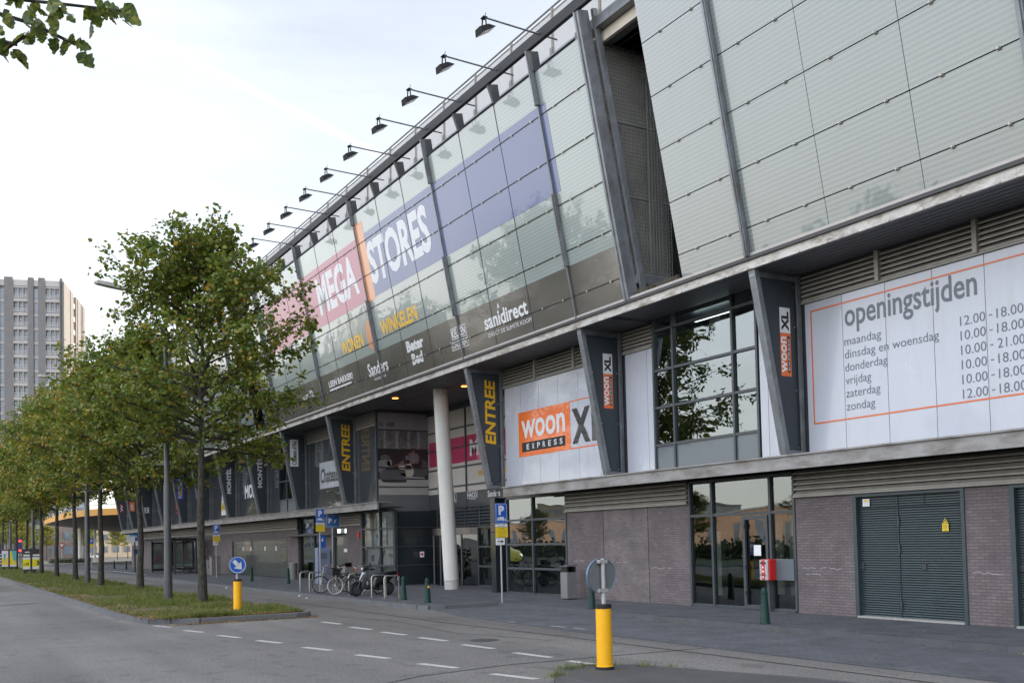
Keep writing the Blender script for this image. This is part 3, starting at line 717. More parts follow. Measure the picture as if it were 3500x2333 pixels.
for body,y,w_,h,z in (('XL',39.95,.42,.27,3.84),('HACO',38.42,.88,.2,3.93),('Sanders',36.6,1.05,.27,3.86),('Beter Bed',34.9,.95,.22,3.86)):
    b=MB(); put_text(b,body,facade(XB-.04,y,z),w_,h,.03)
    if body=='HACO':
        put_text(b,'wonen slapen',facade(XB-.04,y-.25,z-.13),.5,.08); strokes(b,facade(XB-.04,y+.05,z-.04),[((0,0),(.98,0)),((.98,0),(.98,.28)),((.98,.28),(0,.28)),((0,.28),(0,0))],.02)
    if body=='XL': strokes(b,facade(XB-.04,y+.08,z-.06),[((0,0),(.58,0)),((.58,0),(.58,.38)),((.58,.38),(0,.38)),((0,.38),(0,0))],.02)
    t=b.obj('shop_wordmark',letter_w); tag(t,{'XL':'small boxed white two letter wordmark left on dark entrance fascia','HACO':'white boxed square capitals wordmark on dark entrance fascia','Sanders':'white rounded wordmark above parking sign on dark entrance fascia','Beter Bed':'white slab letter wordmark right end of dark entrance fascia'}[body],'wordmark','wordmarks on entrance fascia')
b=MB(); 
for z in (4.49,5.33,6.21,7.07): b.box(XB-.05,XB-.005,31,42.3,z-.03,z+.03)
for y in (41.2,38.51,35.8,33.1): b.box(XB-.055,XB,y-.04,y+.04,3.52,7.98)
b.box(XB-.05,XB+.02,30.7,42.3,7.9,8.14)
b.obj('recess_bars',frame_dk,B)
b=MB(); ys=[42.1,41.2,39.86,38.51,37.2,35.8,34.4,33.1,32.0]
for a0,a1 in zip(ys,ys[1:]):
    for i in range(6):
        z=2.68+i*.135; b.hexa([(XB-.12,a1+.04,z),(XB,a1+.04,z+.11),(XB,a1+.04,z+.125),(XB-.12,a1+.04,z+.03)],[(XB-.12,a0-.04,z),(XB,a0-.04,z+.11),(XB,a0-.04,z+.125),(XB-.12,a0-.04,z+.03)])
for y in ys: b.box(XB-.13,XB,y-.03,y+.03,2.64,3.5)
b.obj('entrance_louvre',frame_dk,B)
b=MB(); b.box(XB+.01,XB+.05,30.6,42.3,2.6,3.5); b.obj('entrance_backing',louv_dk,B)
# revolving door
D=thing('revolving_door','round glazed revolving entrance door behind the leaning white column','door',(21.4,39.4,.12))
b=MB(); b.lathe([(1.95,2.31),(1.98,2.31),(1.98,2.62),(1.95,2.62)],(21.4,39.4,0),40); b.obj('canopy_ring',M('ring_metal',(.14,.13,.13),.25,.7,.2,2),D)
b=MB()
n=40
for i in range(n):
    a0=2*math.pi*i/n; a1=2*math.pi*(i+1)/n
    b.poly([(21.4+1.9*math.cos(a0),39.4+1.9*math.sin(a0),.14),(21.4+1.9*math.cos(a1),39.4+1.9*math.sin(a1),.14),(21.4+1.9*math.cos(a1),39.4+1.9*math.sin(a1),2.31),(21.4+1.9*math.cos(a0),39.4+1.9*math.sin(a0),2.31)])
b.obj('curved_pane',glass_dk,D,smooth=True)
b=MB()
for i in range(10):
    a=2*math.pi*i/10+.1; b.bar((21.4+1.92*math.cos(a),39.4+1.92*math.sin(a),.12),(21.4+1.92*math.cos(a),39.4+1.92*math.sin(a),2.31),.06,.06)
for a in (.4,1.97,3.54,5.11): b.bar((21.4,39.4,1.2),(21.4+1.85*math.cos(a),39.4+1.85*math.sin(a),1.2),.05,2.2)
b.obj('door_frame',frame_dk,D)
b=MB(); b.box(19.38,19.41,40.7,41.1,1.35,1.6); b.obj('notice_plate',white_m,D); b=MB(); b.box(19.365,19.379,40.72,40.95,1.42,1.54); b.obj('notice_field',M('banner_pink',(0,0,0)),D)
# glazed screen right of the door
window('entrance_glazing',37.4,32.3,[.12,.95,1.78,2.62],[36.1,34.9,33.6],X=20.4,low=False,gm=glass_dk)
b=MB(); b.box(18.2,20.5,32.0,32.25,0,3.6); b.box(18.12,18.3,31.9,32.25,.1,3.6); b.obj('entrance_pier',M('recess_dark',(0,0,0)),B)
window('street_window',31.2,27.3,[.15,1.02,1.87,2.73,3.52],[29.4],X=18.2,low=False)
b=MB(); b.box(21,21.1,27.3,32,0,3.6); b.box(18.3,21,27.2,27.25,0,3.6); b.obj('window_interior',dark_in,B)
b=MB(); b.box(19.2,19.75,28.6,29.15,.1,3.5); b.obj('inner_column',pale_in,B)
b=MB(); b.box(18.9,19.3,27.9,28.9,.15,1.25); b.obj('window_display',M('wrapped_chair',(.34,.36,.30),.25,0,.3,6,coat=.5),B)
# staff door window
window('stair_window',21.15,17.32,[.16,2.58,3.5],[20.25,18.12],X=18.2,low=False)
d=MB(); d.box(18.16,18.22,19.0,19.09,.14,2.52); d.box(18.16,18.22,18.2,18.28,.14,2.52); d.box(18.163,18.217,18.28,19.0,2.42,2.518); d.box(18.163,18.217,18.28,19.0,.142,.25)
do=d.obj('glass_door',frame_dk,B)
d=MB(); 
for z in (2.2,1.15,.5): d.box(18.13,18.16,18.99,19.05,z,z+.1)
d.obj('hinge',steel_dark,do)
b=MB(); b.box(18.14,18.2,17.34,18.05,.9,1.42); b.obj('grey_infill_panel',M('spandrel_grey',(0,0,0)),B)
b=MB(); b.box(21.6,21.7,17,21.4,0,3.6); b.box(18.4,21.6,17.2,17.28,0,3.6); b.box(18.4,21.6,21.2,21.25,0,3.6); b.obj('window_interior',M('stair_wall',(.13,.125,.10),.85,0,.2,.8),B)
b=MB(); b.box(18.75,18.95,20.55,20.75,.4,2.15); b.box(18.75,18.8,18.25,18.5,.5,2.5); b.box(18.75,18.8,17.85,18.05,.5,2.5); b.obj('inner_column',pale_in,B)
nt_=MB(); nt_.box(18.145,18.152,18.43,18.68,1.5,1.77); o=nt_.obj('paper_notice',white_m); tag(o,'white paper notice taped inside glass staff door','notice')
# shutter doors
shm=M('shutter_green',(.072,.098,.108),.35,.15,.08,2)
def shutter(y0,y1,lab=None):
    q=MB(); z=.16
    while z<2.84: 
        q.hexa([(18.285,y0,z),(18.33,y0,z+.034),(18.33,y0,z+.04),(18.285,y0,z+.022)],[(18.285,y1,z),(18.33,y1,z+.034),(18.33,y1,z+.04),(18.285,y1,z+.022)]); z+=.052
    o=q.obj('shutter_door',shm,B); q=MB(); q.box(18.33,18.36,y0,y1,.14,2.86); q.obj('shutter_back',M('shutter_gap',(.03,.042,.046),.7,0,.1,3),o)
    q=MB(); q.box(18.17,18.34,y0-.06,y0+.02,.12,2.9); q.box(18.17,18.34,y1-.02,y1+.08,.12,2.9); q.box(18.175,18.335,y0+.02,y1-.02,2.83,2.898); q.box(18.262,18.284,y1-1.07,y1-1.055,.16,2.83); q.box(18.262,18.284,y0+.95,y0+.962,2.6,2.83); q.box(18.266,18.284,y0,y1,2.56,2.572)
    q.obj('door_frame',M('shutter_frame',(.04,.06,.07),.4,.1,.1,3),o)
    q=MB()
    for z in (2.15,1.55,.35): q.box(18.25,18.262,y1-1.1,y1-1.06,z,z+.2)
    q.obj('hinge',M('shutter_frame',(0,0,0)),o)
    q=MB(); q.box(18.265,18.283,y0+.95,y0+1.05,1.2,1.34); q.box(18.265,18.283,y1-.12,y1-.02,1.2,1.34); q.obj('handle',steel_dark,o)
    q=MB(); q.box(18.12,18.4,y0,y1,.10,.16); q.obj('threshold',conc,o)
shutter(12.78,15.46); shutter(8.95,11.66)
WS=thing('warning_sign','yellow high voltage warning sign with triangle on green shutter door','sign',(18.28,13.22,2.0))
b=MB(); f=facade(18.252,13.3,2.02); b.poly([f(0,0),f(.15,0),f(.15,.15),f(.075,.27),f(0,.15)]); b.obj('plate',yellow_m,WS)
b=MB(); f=facade(18.248,13.3,2.02); strokes(b,f,[((.02,.155),(.13,.155)),((.02,.155),(.075,.25)),((.13,.155),(.075,.25)),((.08,.225),(.068,.195)),((.068,.195),(.082,.195)),((.082,.195),(.07,.165)),((.02,.12),(.13,.12)),((.02,.09),(.13,.09)),((.02,.06),(.13,.06)),((.05,.02),(.1,.02))],.008); b.obj('marking',black_ink,WS)
for y,lab in ((15.32,'white paper with yellow label on upper left of first shutter door'),(11.45,'white paper with yellow label on the shutter at right picture edge')):
    t=thing('door_notice',lab,'notice',(18.28,y,2.6),0,'notices on shutter doors'); b=MB(); b.box(18.256,18.262,y-.19,y,2.61,2.78); b.obj('paper',white_m,t); b=MB(); b.box(18.252,18.255,y-.15,y-.05,2.715,2.76); b.obj('label_strip',yellow_m,t)
# chalky scratches stay in the wall material; garage and doors further along
GD=[56.65,58.87,60.7,62.4,63.95,65.7,67.2,68.55]
gdm=M('garage_green',(.055,.066,.062),.18,.1,.12,1,coat=.3)
b=MB()
for a0,a1 in zip(GD,GD[1:]): b.box(18.26,18.32,a0+.012,a1-.012,.14,2.34)
gd=b.obj('garage_door',gdm,B)
b=MB(); b.box(18.18,18.24,56.5,68.7,2.34,2.40); b.box(18.2,18.3,56.55,56.62,.12,2.36); b.box(18.2,18.3,68.55,68.62,.12,2.36); b.obj('door_frame',frame_dk,gd)
b=MB()
for y in (58.95,61.2,64.3,66.1): b.box(18.24,18.262,y-.2,y,1.72,1.98)
b.obj('paper_label',white_m,gd)
def door(y0,y1,z1,name='service_door'):
    b=MB(); b.box(18.3,18.36,y0,y1,.14,z1-.35); o=b.obj(name,gdm,B)
    b=MB(); b.box(18.22,18.36,y0,y0+.07,.12,z1); b.box(18.22,18.36,y1-.07,y1,.12,z1); b.box(18.225,18.355,y0+.07,y1-.07,z1-.4,z1-.3); b.obj('door_frame',frame_dk,o)
    b=MB(); b.poly([(18.31,y0,z1-.3),(18.31,y1,z1-.3),(18.31,y1,z1),(18.31,y0,z1)]); b.obj('transom_pane',glass_dk,o)
    b=MB(); b.box(18.33,18.4,y0,y1,z1-.3,z1); b.obj('transom_back',louv_dk,o); return o
o=door(47.03,48.97,2.8); b=MB(); b.box(18.28,18.3,47.1,47.7,1.62,1.78); b.obj('door_plate',white_m,o)
door(79.95,81.93,2.8)
for (y0,y1,txt,y2,txt2) in ((50.55,54.58,'244',53.5,'252'),(83.85,87.55,'2',86.2,'245')):
    window('entrance_portal',y1,y0,[.14,2.6,3.55],[52.2] if y0<60 else [85.6],X=18.32,low=False,gm=glass_dk)
    b=MB(); b.box(18.9,19,y0,y1,.1,3.6); b.obj('portal_back',dark_in,B)
    b=MB(); f=facade(18.29,y2 if y0<60 else y1-.6,2.97)
    put_text(b,txt if y0<60 else '245',f,None,.28,.02); put_text(b,txt2,facade(18.29,(51.75 if y0<60 else 85.0),2.97),None,.28,.02)
    t=b.obj('house_number',letter_w); tag(t,'white house numbers over dark glass portal beside the delivery parking sign' if y0<60 else 'white house numbers above dark portal behind the bus shelter','number','house numbers')
    b=MB(); b.box(17.75,18.25,y0-2.4,y1+1.2,2.52,2.58); b.box(18.0,18.2,y0-2.4,y1+1.2,2.48,2.52); b.obj('door_canopy',frame_dk,B)
t=thing('bay_number_sign','small blue square number plate hanging in the dark portal','sign',(18.2,52.5,2.64)); b=MB(); b.box(18.19,18.21,52.1,52.85,2.63,2.9); b.obj('plate',M('plate_blue_grey',(.08,.12,.30),.4,0,.1,4),t); b=MB(); put_text(b,'9',facade(18.186,52.6,2.67),None,.19,.02); b.obj('digit',white_m,t)
b=MB(); b.box(18.14,18.2,45.32,45.5,2.32,2.6); o=b.obj('alarm_box',red_m); tag(o,'small red alarm box on brick pier beside corner shop window','alarm box')

# leaning white column
CL=thing('leaning_column','thick round white column leaning outward at the shopping entrance','column',(18.25,35.75,.12))
b=MB(); P0=Vector((18.25,35.75,.12)); P1=Vector((17.9,35.75,8.2)); b.tube([P0+(P1-P0)*.045,P0+(P1-P0)*.3,P1],[.30,.30,.29],32); b.obj('shaft',colw,CL,smooth=True)
b=MB(); b.tube([P0,P0+(P1-P0)*.043],.295,32); b.obj('base_collar',M('collar_grey',(.5,.5,.48),.5,0,.1,4),CL,smooth=True)
for y,x,lab in ((38.6,17.2,'round orange downlight in entrance soffit left of leaning column'),(34.6,18.4,'round orange downlight in entrance soffit right of leaning column')):
    b=MB(); b.lathe([(.001,.02),(.13,.02),(.13,0),(.001,0)],(x,y,8.125),16); o=b.obj('soffit_downlight',M('lamp_orange',(1,.30,.06),emit=2.5,var=0)); tag(o,lab,'downlight','downlights in entrance soffit')

# ---------------------------------------------------------------- banner fins
def fin(Y,label,deco=None,xi=17.9,rot=None,hidden=False):
    t=thing('banner_fin',label,'banner',(17.6,Y,3.9),0,'tapering banner fins along the front')
    xo0,xo1,z0,z1=17.24,16.42,3.9,8.13
    xo=lambda z:xo0+(xo1-xo0)*(z-z0)/(z1-z0)
    w_=.11; b=MB()
    for (ya,yb,wd) in ((-.10,-.075,.14),(.075,.10,.14),(-.075,.075,.02)):
        b.hexa([(xo(z0),Y+ya,z0),(xo(z0)+wd,Y+ya,z0),(xo(z0)+wd,Y+yb,z0),(xo(z0),Y+yb,z0)],[(xo(z1),Y+ya,z1),(xo(z1)+wd,Y+ya,z1),(xo(z1)+wd,Y+yb,z1),(xo(z1),Y+yb,z1)])
        b.box(xi-wd,xi,Y+ya,Y+yb,z0,z1)
    b.box(xo(z0)+.02,xi-.02,Y-.09,Y+.09,z0-.03,z0+.08); b.box(xo(z1)+.02,xi-.02,Y-.09,Y+.09,z1-.16,z1-.05)
    b.obj('frame',galv,t)
    b=MB(); b.slab([(xo(z0)+.1,Y-.03,z0+.07),(xi-.1,Y-.03,z0+.07),(xi-.1,Y-.03,z1-.15),(xo(z1)+.1,Y-.03,z1-.15)],(0,.06,0)); b.obj('panel',fin_pan,t)
    b=MB()
    for z in (4.05,5.4,6.9,7.85): 
        for x in (xo(z)+.19,xi-.17): b.lathe([(.001,-.012),(.022,-.012),(.022,.01)],(x,Y-.03,z),8,axis='y')
    b.obj('fixing_bolt',steel,t)
    if not hidden:
        b=MB(); b.box(xi+.02,xi+.10,Y+.18,Y+.3,3.86,8.13)
        for z in (4.3,7.1): b.box(xi-.02,xi+.04,Y+.05,Y+.25,z,z+.07)
        b.obj('fixing_post',steel_dark,t)
    if deco:
        g=MB(); up=lambda x0,zz:(lambda u,v:(x0-v,Y-.036,zz+u))   # reads upwards
        k=deco[0]
        if k=='ENTREE':
            put_text(g,'ENTREE',up(17.60,5.45 if Y<40 else 5.5),2.3 if Y<40 else 2.25,.42,.03,.12); g.obj('lettering',gold_m,t)
        elif k=='tag':
            x0=17.58; zb=5.72 if Y<20 else 5.85; L_=1.62
            f=lambda u,v,o=0:(x0-v,Y-.036-o,zb+u)
            rect(g,f,0,L_*.63,0,.34); g.obj('orange_plate',orange_m,t); g=MB(); rect(g,f,L_*.63,L_,0,.34); g.obj('white_plate',white_m,t)
            g=MB(); put_text(g,'woon',lambda u,v:f(u+.08,v+.14,.003),.85,.18,.025); g.obj('lettering',white_m,t)
            g=MB(); rect(g,lambda u,v:f(u,v,.003),.09,.95,.035,.115); put_text(g,'XL',lambda u,v:f(u+L_*.66,v+.05,.003),.46,.24,.05); g.obj('lettering',black_ink,t)
            g=MB(); put_text(g,'EXPRESS',lambda u,v:f(u+.14,v+.052,.006),.75,.045,.01); g.obj('lettering',white_m,t)
        elif k=='text':
            put_text(g,deco[1],up(deco[4],deco[2]),deco[3],deco[5],.04); g.obj('lettering',letter_w,t)
        elif k=='plate':
            f=lambda u,v,o=0:(deco[4]-v,Y-.036-o,deco[2]+u)
            rect(g,f,0,deco[3],0,deco[5]); g.obj('plate',deco[6],t); g=MB()
            put_text(g,deco[1],lambda u,v:f(u+.08,v+.1,.004),deco[3]-.16,deco[5]*.55,.02); g.obj('lettering',deco[7],t)
    return t
fin(16.7,'tapering grey fin with orange and white word plate beside the opening hours sign',('tag',))
fin(23.74,'tapering grey fin with orange and white word plate right of large orange sign',('tag',))
fin(30.82,'tapering dark fin with gold ENTREE lettering right of the white column',('ENTREE',))
fin(44.95,'tapering dark fin with gold ENTREE lettering left of the sofa poster',('ENTREE',))
fin(52.05,'tapering dark fin with small white plate of black handwriting',('plate',"Chateau d'Ax",6.25,1.45,17.42,.46,white_m,black_ink))
fin(59.05,'tapering dark fin with white capitals reading upward, nearer of two alike',('text','MONTÈL',5.5,1.85,17.52,.36))
fin(66.1,'tapering dark fin with white capitals reading upward, farther of two alike',('text','MONTÈL',5.5,1.7,17.52,.36))
fin(73.05,'tapering dark fin mostly hidden behind front tree trunk',None)
fin(80.0,'tapering dark fin with blue plate of white capitals',('plate','WOONING',5.75,1.9,17.5,.62,M('plate_blue',(.03,.07,.33),.35,0,.08,4),letter_w))
fin(87.0,'tapering dark fin just left of near lamp post',None)
fin(94.0,'tapering dark fin beyond bus stop pole among tree leaves',('plate','N',5.2,.5,17.5,.4,white_m,black_ink))
fin(101.0,'tapering dark fin with small orange plate near curved end',('plate','XK',5.6,.9,17.5,.5,orange_m,white_m))
cx=18.2+ARC_R
decs=[(('plate','W',5.7,.9,17.5,.42,M('plate_maroon',(.20,.02,.05),.4,0,.1,4),white_m),'tapering dark fin with maroon plate on curved building end'),(('plate','YE',5.3,.8,17.5,.42,M('plate_lime',(.45,.52,.02),.4,0,.1,4),green_p),'tapering dark fin with lime plate and green letter on curved end'),(('plate','K',5.3,.6,17.5,.42,M('plate_yellow',(.7,.62,.02),.4,0,.1,4),black_ink),'tapering dark fin with yellow plate on curved building end'),(('plate','J',5.1,.6,17.5,.3,M('plate_yellow',(0,0,0)),white_m),'farthest tapering fin at the turned end of the building')]
for i,(dc,lb) in enumerate(decs):
    t=fin(YE,lb,dc); a=(i*.22+.12)
    # turn about the centre of the curve
    v=Vector((17.6-cx,0)); t.location=(cx+v.x*math.cos(a),YE-v.x*math.sin(a),3.9); t.rotation_euler=(0,0,-a)

# ---------------------------------------------------------------- floodlights on arms
F0=thing('arm_floodlight','black floodlight on long thin arm reaching out from roof edge','floodlight',(15.4,22.95,16.1),0,'floodlights on roof arms')
b=MB(); b.tube([(0,0,0),(-2.33,0,.06)],.028,8); b.obj('arm',galv,F0,world=False)
b=MB(); b.box(-2.42,-2.30,-.10,.10,.03,.06); b.bar((-2.36,-.09,.05),(-2.36,-.14,-.28),.035,.02); b.bar((-2.36,.09,.05),(-2.36,.14,-.28),.035,.02); b.bar((-2.34,0,.05),(-2.30,0,.22),.015,.015); b.obj('bracket',black_m,F0,world=False)
b=MB()
def lampbox():
    # tapering box, wide face turned towards the wall
    tr=Matrix.Translation((-2.36,0,-.30))@Matrix.Rotation(R(-34),4,'Y')
    a=[(-.19,-.15,.09),(.12,-.15,.06),(.12,.15,.06),(-.19,.15,.09)]; c=[(-.25,-.22,-.09),(.25,-.22,-.09),(.25,.22,-.09),(-.25,.22,-.09)]
    T=lambda p:tuple(tr@Vector(p)); b.hexa([T(p) for p in c],[T(p) for p in a])
    gq=MB(); gq.poly([T((-.23,-.2,-.095)),T((-.23,.2,-.095)),T((.23,.2,-.095)),T((.23,-.2,-.095))]); return gq
gq=lampbox(); b.obj('lamp_housing',M('lamp_black',(.009,.009,.011),.65,0,.15,6,spec=.25),F0,world=False); gq.obj('lamp_glass',M('lamp_pane',(.35,.36,.36),.15,0,0),F0,world=False)
# two alike lamps cannot be told apart by looks; number them by neighbour
F0.scale=(1,.9,.9)
names=['topmost','second','third','fourth','fifth','sixth','seventh','eighth','ninth','farthest']
for k in range(10):
    lab='black floodlight on thin roof arm, %s counted from the picture top'%(names[k] if k<9 else 'lowest')
    if k==0: F0['label']=lab
    else: dup(F0,(15.4,22.95+2.42*k+(0 if k<4 else .2),16.1),0,lab)

# ---------------------------------------------------------------- street
asph=M('asphalt',(.145,.136,.128),.88,0,.16,.35,.35,160)
def speckle(m,scale=260,amt=.5):
    n,l,bb=nodes_of(m); src=bb.inputs['Base Color'].links[0].from_socket
    t=n.new('ShaderNodeTexCoord'); v=n.new('ShaderNodeTexNoise'); v.inputs['Scale'].default_value=scale/14; v.inputs['Detail'].default_value=3; v.inputs['Roughness'].default_value=.9; l.new(t.outputs['Object'],v.inputs[0])
    r=n.new('ShaderNodeMapRange'); r.inputs['From Min'].default_value=.3; r.inputs['From Max'].default_value=.7; r.inputs['To Min'].default_value=1-amt; r.inputs['To Max'].default_value=1+amt; l.new(v.outputs[0],r.inputs[0])
    mx=n.new('ShaderNodeMixRGB'); mx.blend_type='MULTIPLY'; mx.inputs[0].default_value=1; l.new(src,mx.inputs[1]); l.new(r.outputs[0],mx.inputs[2]); l.new(mx.outputs[0],bb.inputs['Base Color'])
speckle(asph)
def wear(m):
    n,l,bb=nodes_of(m); src=bb.inputs['Base Color'].links[0].from_socket; t=n.new('ShaderNodeTexCoord'); cur=src
    for scl,lo,hi,a,b_ in (((.55,.045,1),.78,1.14,.36,.64),((.12,.10,1),.86,1.10,.42,.58),((2.2,1.6,1),.80,1.05,.58,.66)):
        mp_=n.new('ShaderNodeMapping'); mp_.inputs['Scale'].default_value=scl; l.new(t.outputs['Object'],mp_.inputs[0]); z=n.new('ShaderNodeTexNoise'); z.inputs['Scale'].default_value=1; z.inputs['Detail'].default_value=5; l.new(mp_.outputs[0],z.inputs[0])
        r=n.new('ShaderNodeMapRange'); r.inputs['From Min'].default_value=a; r.inputs['From Max'].default_value=b_; r.inputs['To Min'].default_value=hi; r.inputs['To Max'].default_value=lo; l.new(z.outputs[0],r.inputs[0])
        x=n.new('ShaderNodeMixRGB'); x.blend_type='MULTIPLY'; x.inputs[0].default_value=1; l.new(cur,x.inputs[1]); l.new(r.outputs[0],x.inputs[2]); cur=x.outputs[0]
    l.new(cur,bb.inputs['Base Color'])
wear(asph)
def sheet(name,pts,z,m,kind='structure'):
    b=MB(); b.poly([(x,y,z) for x,y in pts]); o=b.obj(name,m); o['kind']=kind; return o
gm=M('far_ground',(.11,.10,.09),.9,0,.2,.05)
sheet('ground',[(-1500,-1500),(1500,-1500),(1500,1500),(-1500,1500)],-.012,gm)
sheet('road',[(-9,-60),(15.4,-60),(15.4,26.9),(12.9,27.3),(12.9,150),(60,165),(60,178),(12,182),(12,400),(-9,400)],0,asph)
def kerbline(name,pts,zt,m,w=.15):
    b=MB()
    for p,q in zip(pts,pts[1:]):
        d=Vector((q[0]-p[0],q[1]-p[1],0)); L_=d.length; n=max(1,int(L_/1.0)); u=d/L_
        for i in range(n):
            a=Vector((p[0],p[1],0))+u*(L_*i/n+.002); c=Vector((p[0],p[1],0))+u*(L_*(i+1)/n-.002); nn=Vector((-u.y,u.x,0))*w/2
            zz=zt+random.uniform(-.004,.004)
            b.hexa([a-nn+Vector((0,0,-.05)),a+nn+Vector((0,0,-.05)),c+nn+Vector((0,0,-.05)),c-nn+Vector((0,0,-.05))],[a-nn*.85+Vector((0,0,zz)),a+nn*.85+Vector((0,0,zz)),c+nn*.85+Vector((0,0,zz)),c-nn*.85+Vector((0,0,zz))])
    return struct(b.obj(name,m))
kerb_m=M('kerb_concrete',(.115,.118,.125),.85,0,.25,1.5,.1,40)
random.seed(2)
# pavement in front of the building
b=MB()
pv=[(18.21,-40),(18.21,150),(13.02,150),(13.02,27.55),(13.6,27.18),(15.47,27.18),(15.47,-40)]
b.poly([(x,y,.12) for x,y in reversed(pv)])
b.box(18.21,20.49,30.6,41.2,.0,.121); b.box(18.21,60,104,150,-.01,.1195)
struct(b.obj('pavement',pave))
b=MB(); b.poly([(12.55,-40,.006),(15.45,-40,.006),(15.45,27.05,.006),(13.2,27.1,.006),(12.55,24,.006),(12.3,18,.006)]); struct(b.obj('loading_bay',brick_mat('bay_paving',(.075,.081,.095),(.098,.102,.115),(.055,.058,.064),bw=.21,rh=.105,horiz=True,ms=.007,big=.3,rough=.9)))
kerbline('pavement_kerb',[(12.95,150),(12.95,27.6),(13.15,27.25),(13.6,27.1),(15.35,27.1)],.125,kerb_m,.2)
kerbline('bay_kerb',[(15.42,27.1),(15.42,-40)],.117,M('bay_kerb_dark',(.078,.081,.09),.9,0,.25,1.5),.15)
# bus lay-by kerbs, far paving islands
kerbline('lay_by_kerb',[(12.9,73),(13.9,76),(14.1,92),(12.9,96)],.14,conc,.22)
kerbline('far_kerb',[(13,150.5),(22,152),(60,152)],.13,conc,.25)
b=MB(); b.poly([(12.2,158,.12),(60,158,.12),(60,163,.12),(12.5,161.5,.12)]); b.poly([(12.2,158,0),(12.2,158,.12),(60,158,.12),(60,158,0)]); struct(b.obj('far_island',conc))
# median
soil=M('soil',(.10,.085,.05),.95,0,.35,3,.4,30,dirt=(.055,.075,.02),dscale=(1.2,1.2,1))
med=[(4.98,150),(4.98,31.5),(5.15,29.2),(5.6,28.0),(6.4,27.5),(9.0,27.35),(9.42,27.6),(9.5,28.2),(9.5,150)]
b=MB(); b.poly([(x,y,.13) for x,y in med]); struct(b.obj('median_soil',soil))
kerbline('median_kerb',[(4.92,150)]+[(4.92,60),(4.93,31.5),(5.1,29.1),(5.3,28.3),(5.75,27.8),(6.4,27.42),(7.6,27.3),(9.0,27.25),(9.35,27.4),(9.52,27.8),(9.55,28.4),(9.55,150)],.135,kerb_m,.17)
isl=[(7.75,11.9),(8.2,12.55),(8.8,12.7),(9.25,12.3),(9.62,11.2),(10.2,9.6),(10.5,7),(10.5,-30),(7.6,-30),(7.5,8)]
b=MB(); b.poly([(x,y,.10) for x,y in reversed(isl)]); struct(b.obj('island_surface',M('island_asphalt',(.072,.071,.072),.9,0,.25,1.5,.3,120)))
kerbline('island_kerb',[isl[9],isl[0],isl[1],isl[2],isl[3],isl[4],isl[5],isl[6],isl[7]],.105,M('island_kerb_dark',(.08,.081,.084),.85,0,.2,2,.2,60),.16)
# painted dashes across the opening
paint=M('road_paint',(.50,.50,.48),.75,0,.10,9,dirt=(.22,.21,.20),dscale=(9,9,1))
DASH=[(5.34,27.07),(5.65,24.91),(5.96,22.85),(6.32,20.96),(6.64,18.87),(6.97,16.86),(7.3,14.87),(7.62,12.95),(9.09,24.69),(9.06,22.63),(9.11,20.77),(9.2,18.96),(9.22,17.02),(9.28,15.1),(9.42,13.0)]
for i,(x,y) in enumerate(DASH):
    if i==14: x,y=9.35,13.45
    b=MB(); d=Vector((.23,-.95,0)).normalized() if i<8 else Vector((.10,-.98,0)).normalized(); n_=Vector((-d.y,d.x,0))
    L_=1.0 if i<8 else 1.1; c=Vector((x,y,.004)); wv=.075
    b.poly([c-d*L_/2-n_*wv,c-d*L_/2+n_*wv+d*.02,c+d*L_/2+n_*wv,c+d*L_/2-n_*wv-d*.03]); struct(b.obj('road_marking',paint))
b=MB(); b.poly([(12.45,60,.004),(12.55,60,.004),(12.55,100,.004),(12.45,100,.004)]); b.poly([(12.3,44,.004),(12.4,44,.004),(12.4,62,.004),(12.3,62,.004)]); struct(b.obj('road_marking',M('faint_paint',(.2,.2,.19),.85,0,.3,4)))
b=MB()
for (x,y,l,a) in ((12.7,19.5,.55,.1),(12.75,18.7,.5,.05),(12.55,21.4,.3,.2),(16.3,27.9,.55,1.5)): 
    d=Vector((math.cos(a+1.57),math.sin(a+1.57),0)); n_=Vector((-d.y,d.x,0))*.05; c=Vector((x,y,.010 if x<15 else .124)); b.poly([c-d*l/2-n_,c-d*l/2+n_,c+d*l/2+n_,c+d*l/2-n_])
struct(b.obj('road_marking',M('worn_paint',(.30,.30,.30),.85,0,.35,7)))
# tar seams
b=MB(); tar=M('tar_seam',(.045,.044,.044),.8,0,.2,3)
def seam(pts,w=.03,z=.005):
    for p,q in zip(pts,pts[1:]):
        d=Vector((q[0]-p[0],q[1]-p[1],0)).normalized(); n_=Vector((-d.y,d.x,0))*w
        b.poly([Vector((*p,z))-n_,Vector((*p,z))+n_,Vector((*q,z))+n_,Vector((*q,z))-n_])
seam([(11.3,60),(11.25,40),(11.35,30),(11.28,22.9),(11.5,18),(11.62,13.2),(11.7,4)]); seam([(5.2,13.2),(6.5,13.9),(8.2,14.2),(10,14.1),(12.3,13.9)],.02); 
seam([(10,27),(10.6,24),(10.2,20),(10.9,17)],.012)
struct(b.obj('tar_seam',tar))
# drain gratings by the left kerb
for i,(x0,y0,x1,y1) in enumerate(((.9,38.2,2.0,38.5),(2.4,42.3,3.8,42.9))):
    t=thing('drain_grating','dark slot drain in left carriageway, %s one'%('nearer' if i==0 else 'farther'),'drain',(x0,y0,0)); b=MB(); d=Vector((x1-x0,y1-y0,0)).normalized(); n_=Vector((-d.y,d.x,0))*.14; p=Vector((x0,y0,.006)); q=Vector((x1,y1,.006)); b.poly([p-n_,p+n_,q+n_,q-n_]); b.obj('cover',black_m,t)
b=MB(); b.lathe([(.001,.006),(.30,.006),(.30,.002)],(9.9,18.0,0),20); tag(b.obj('manhole_cover',M('iron',(.07,.068,.066),.6,.3,.2,8)),'round iron manhole cover flush in the road','manhole')

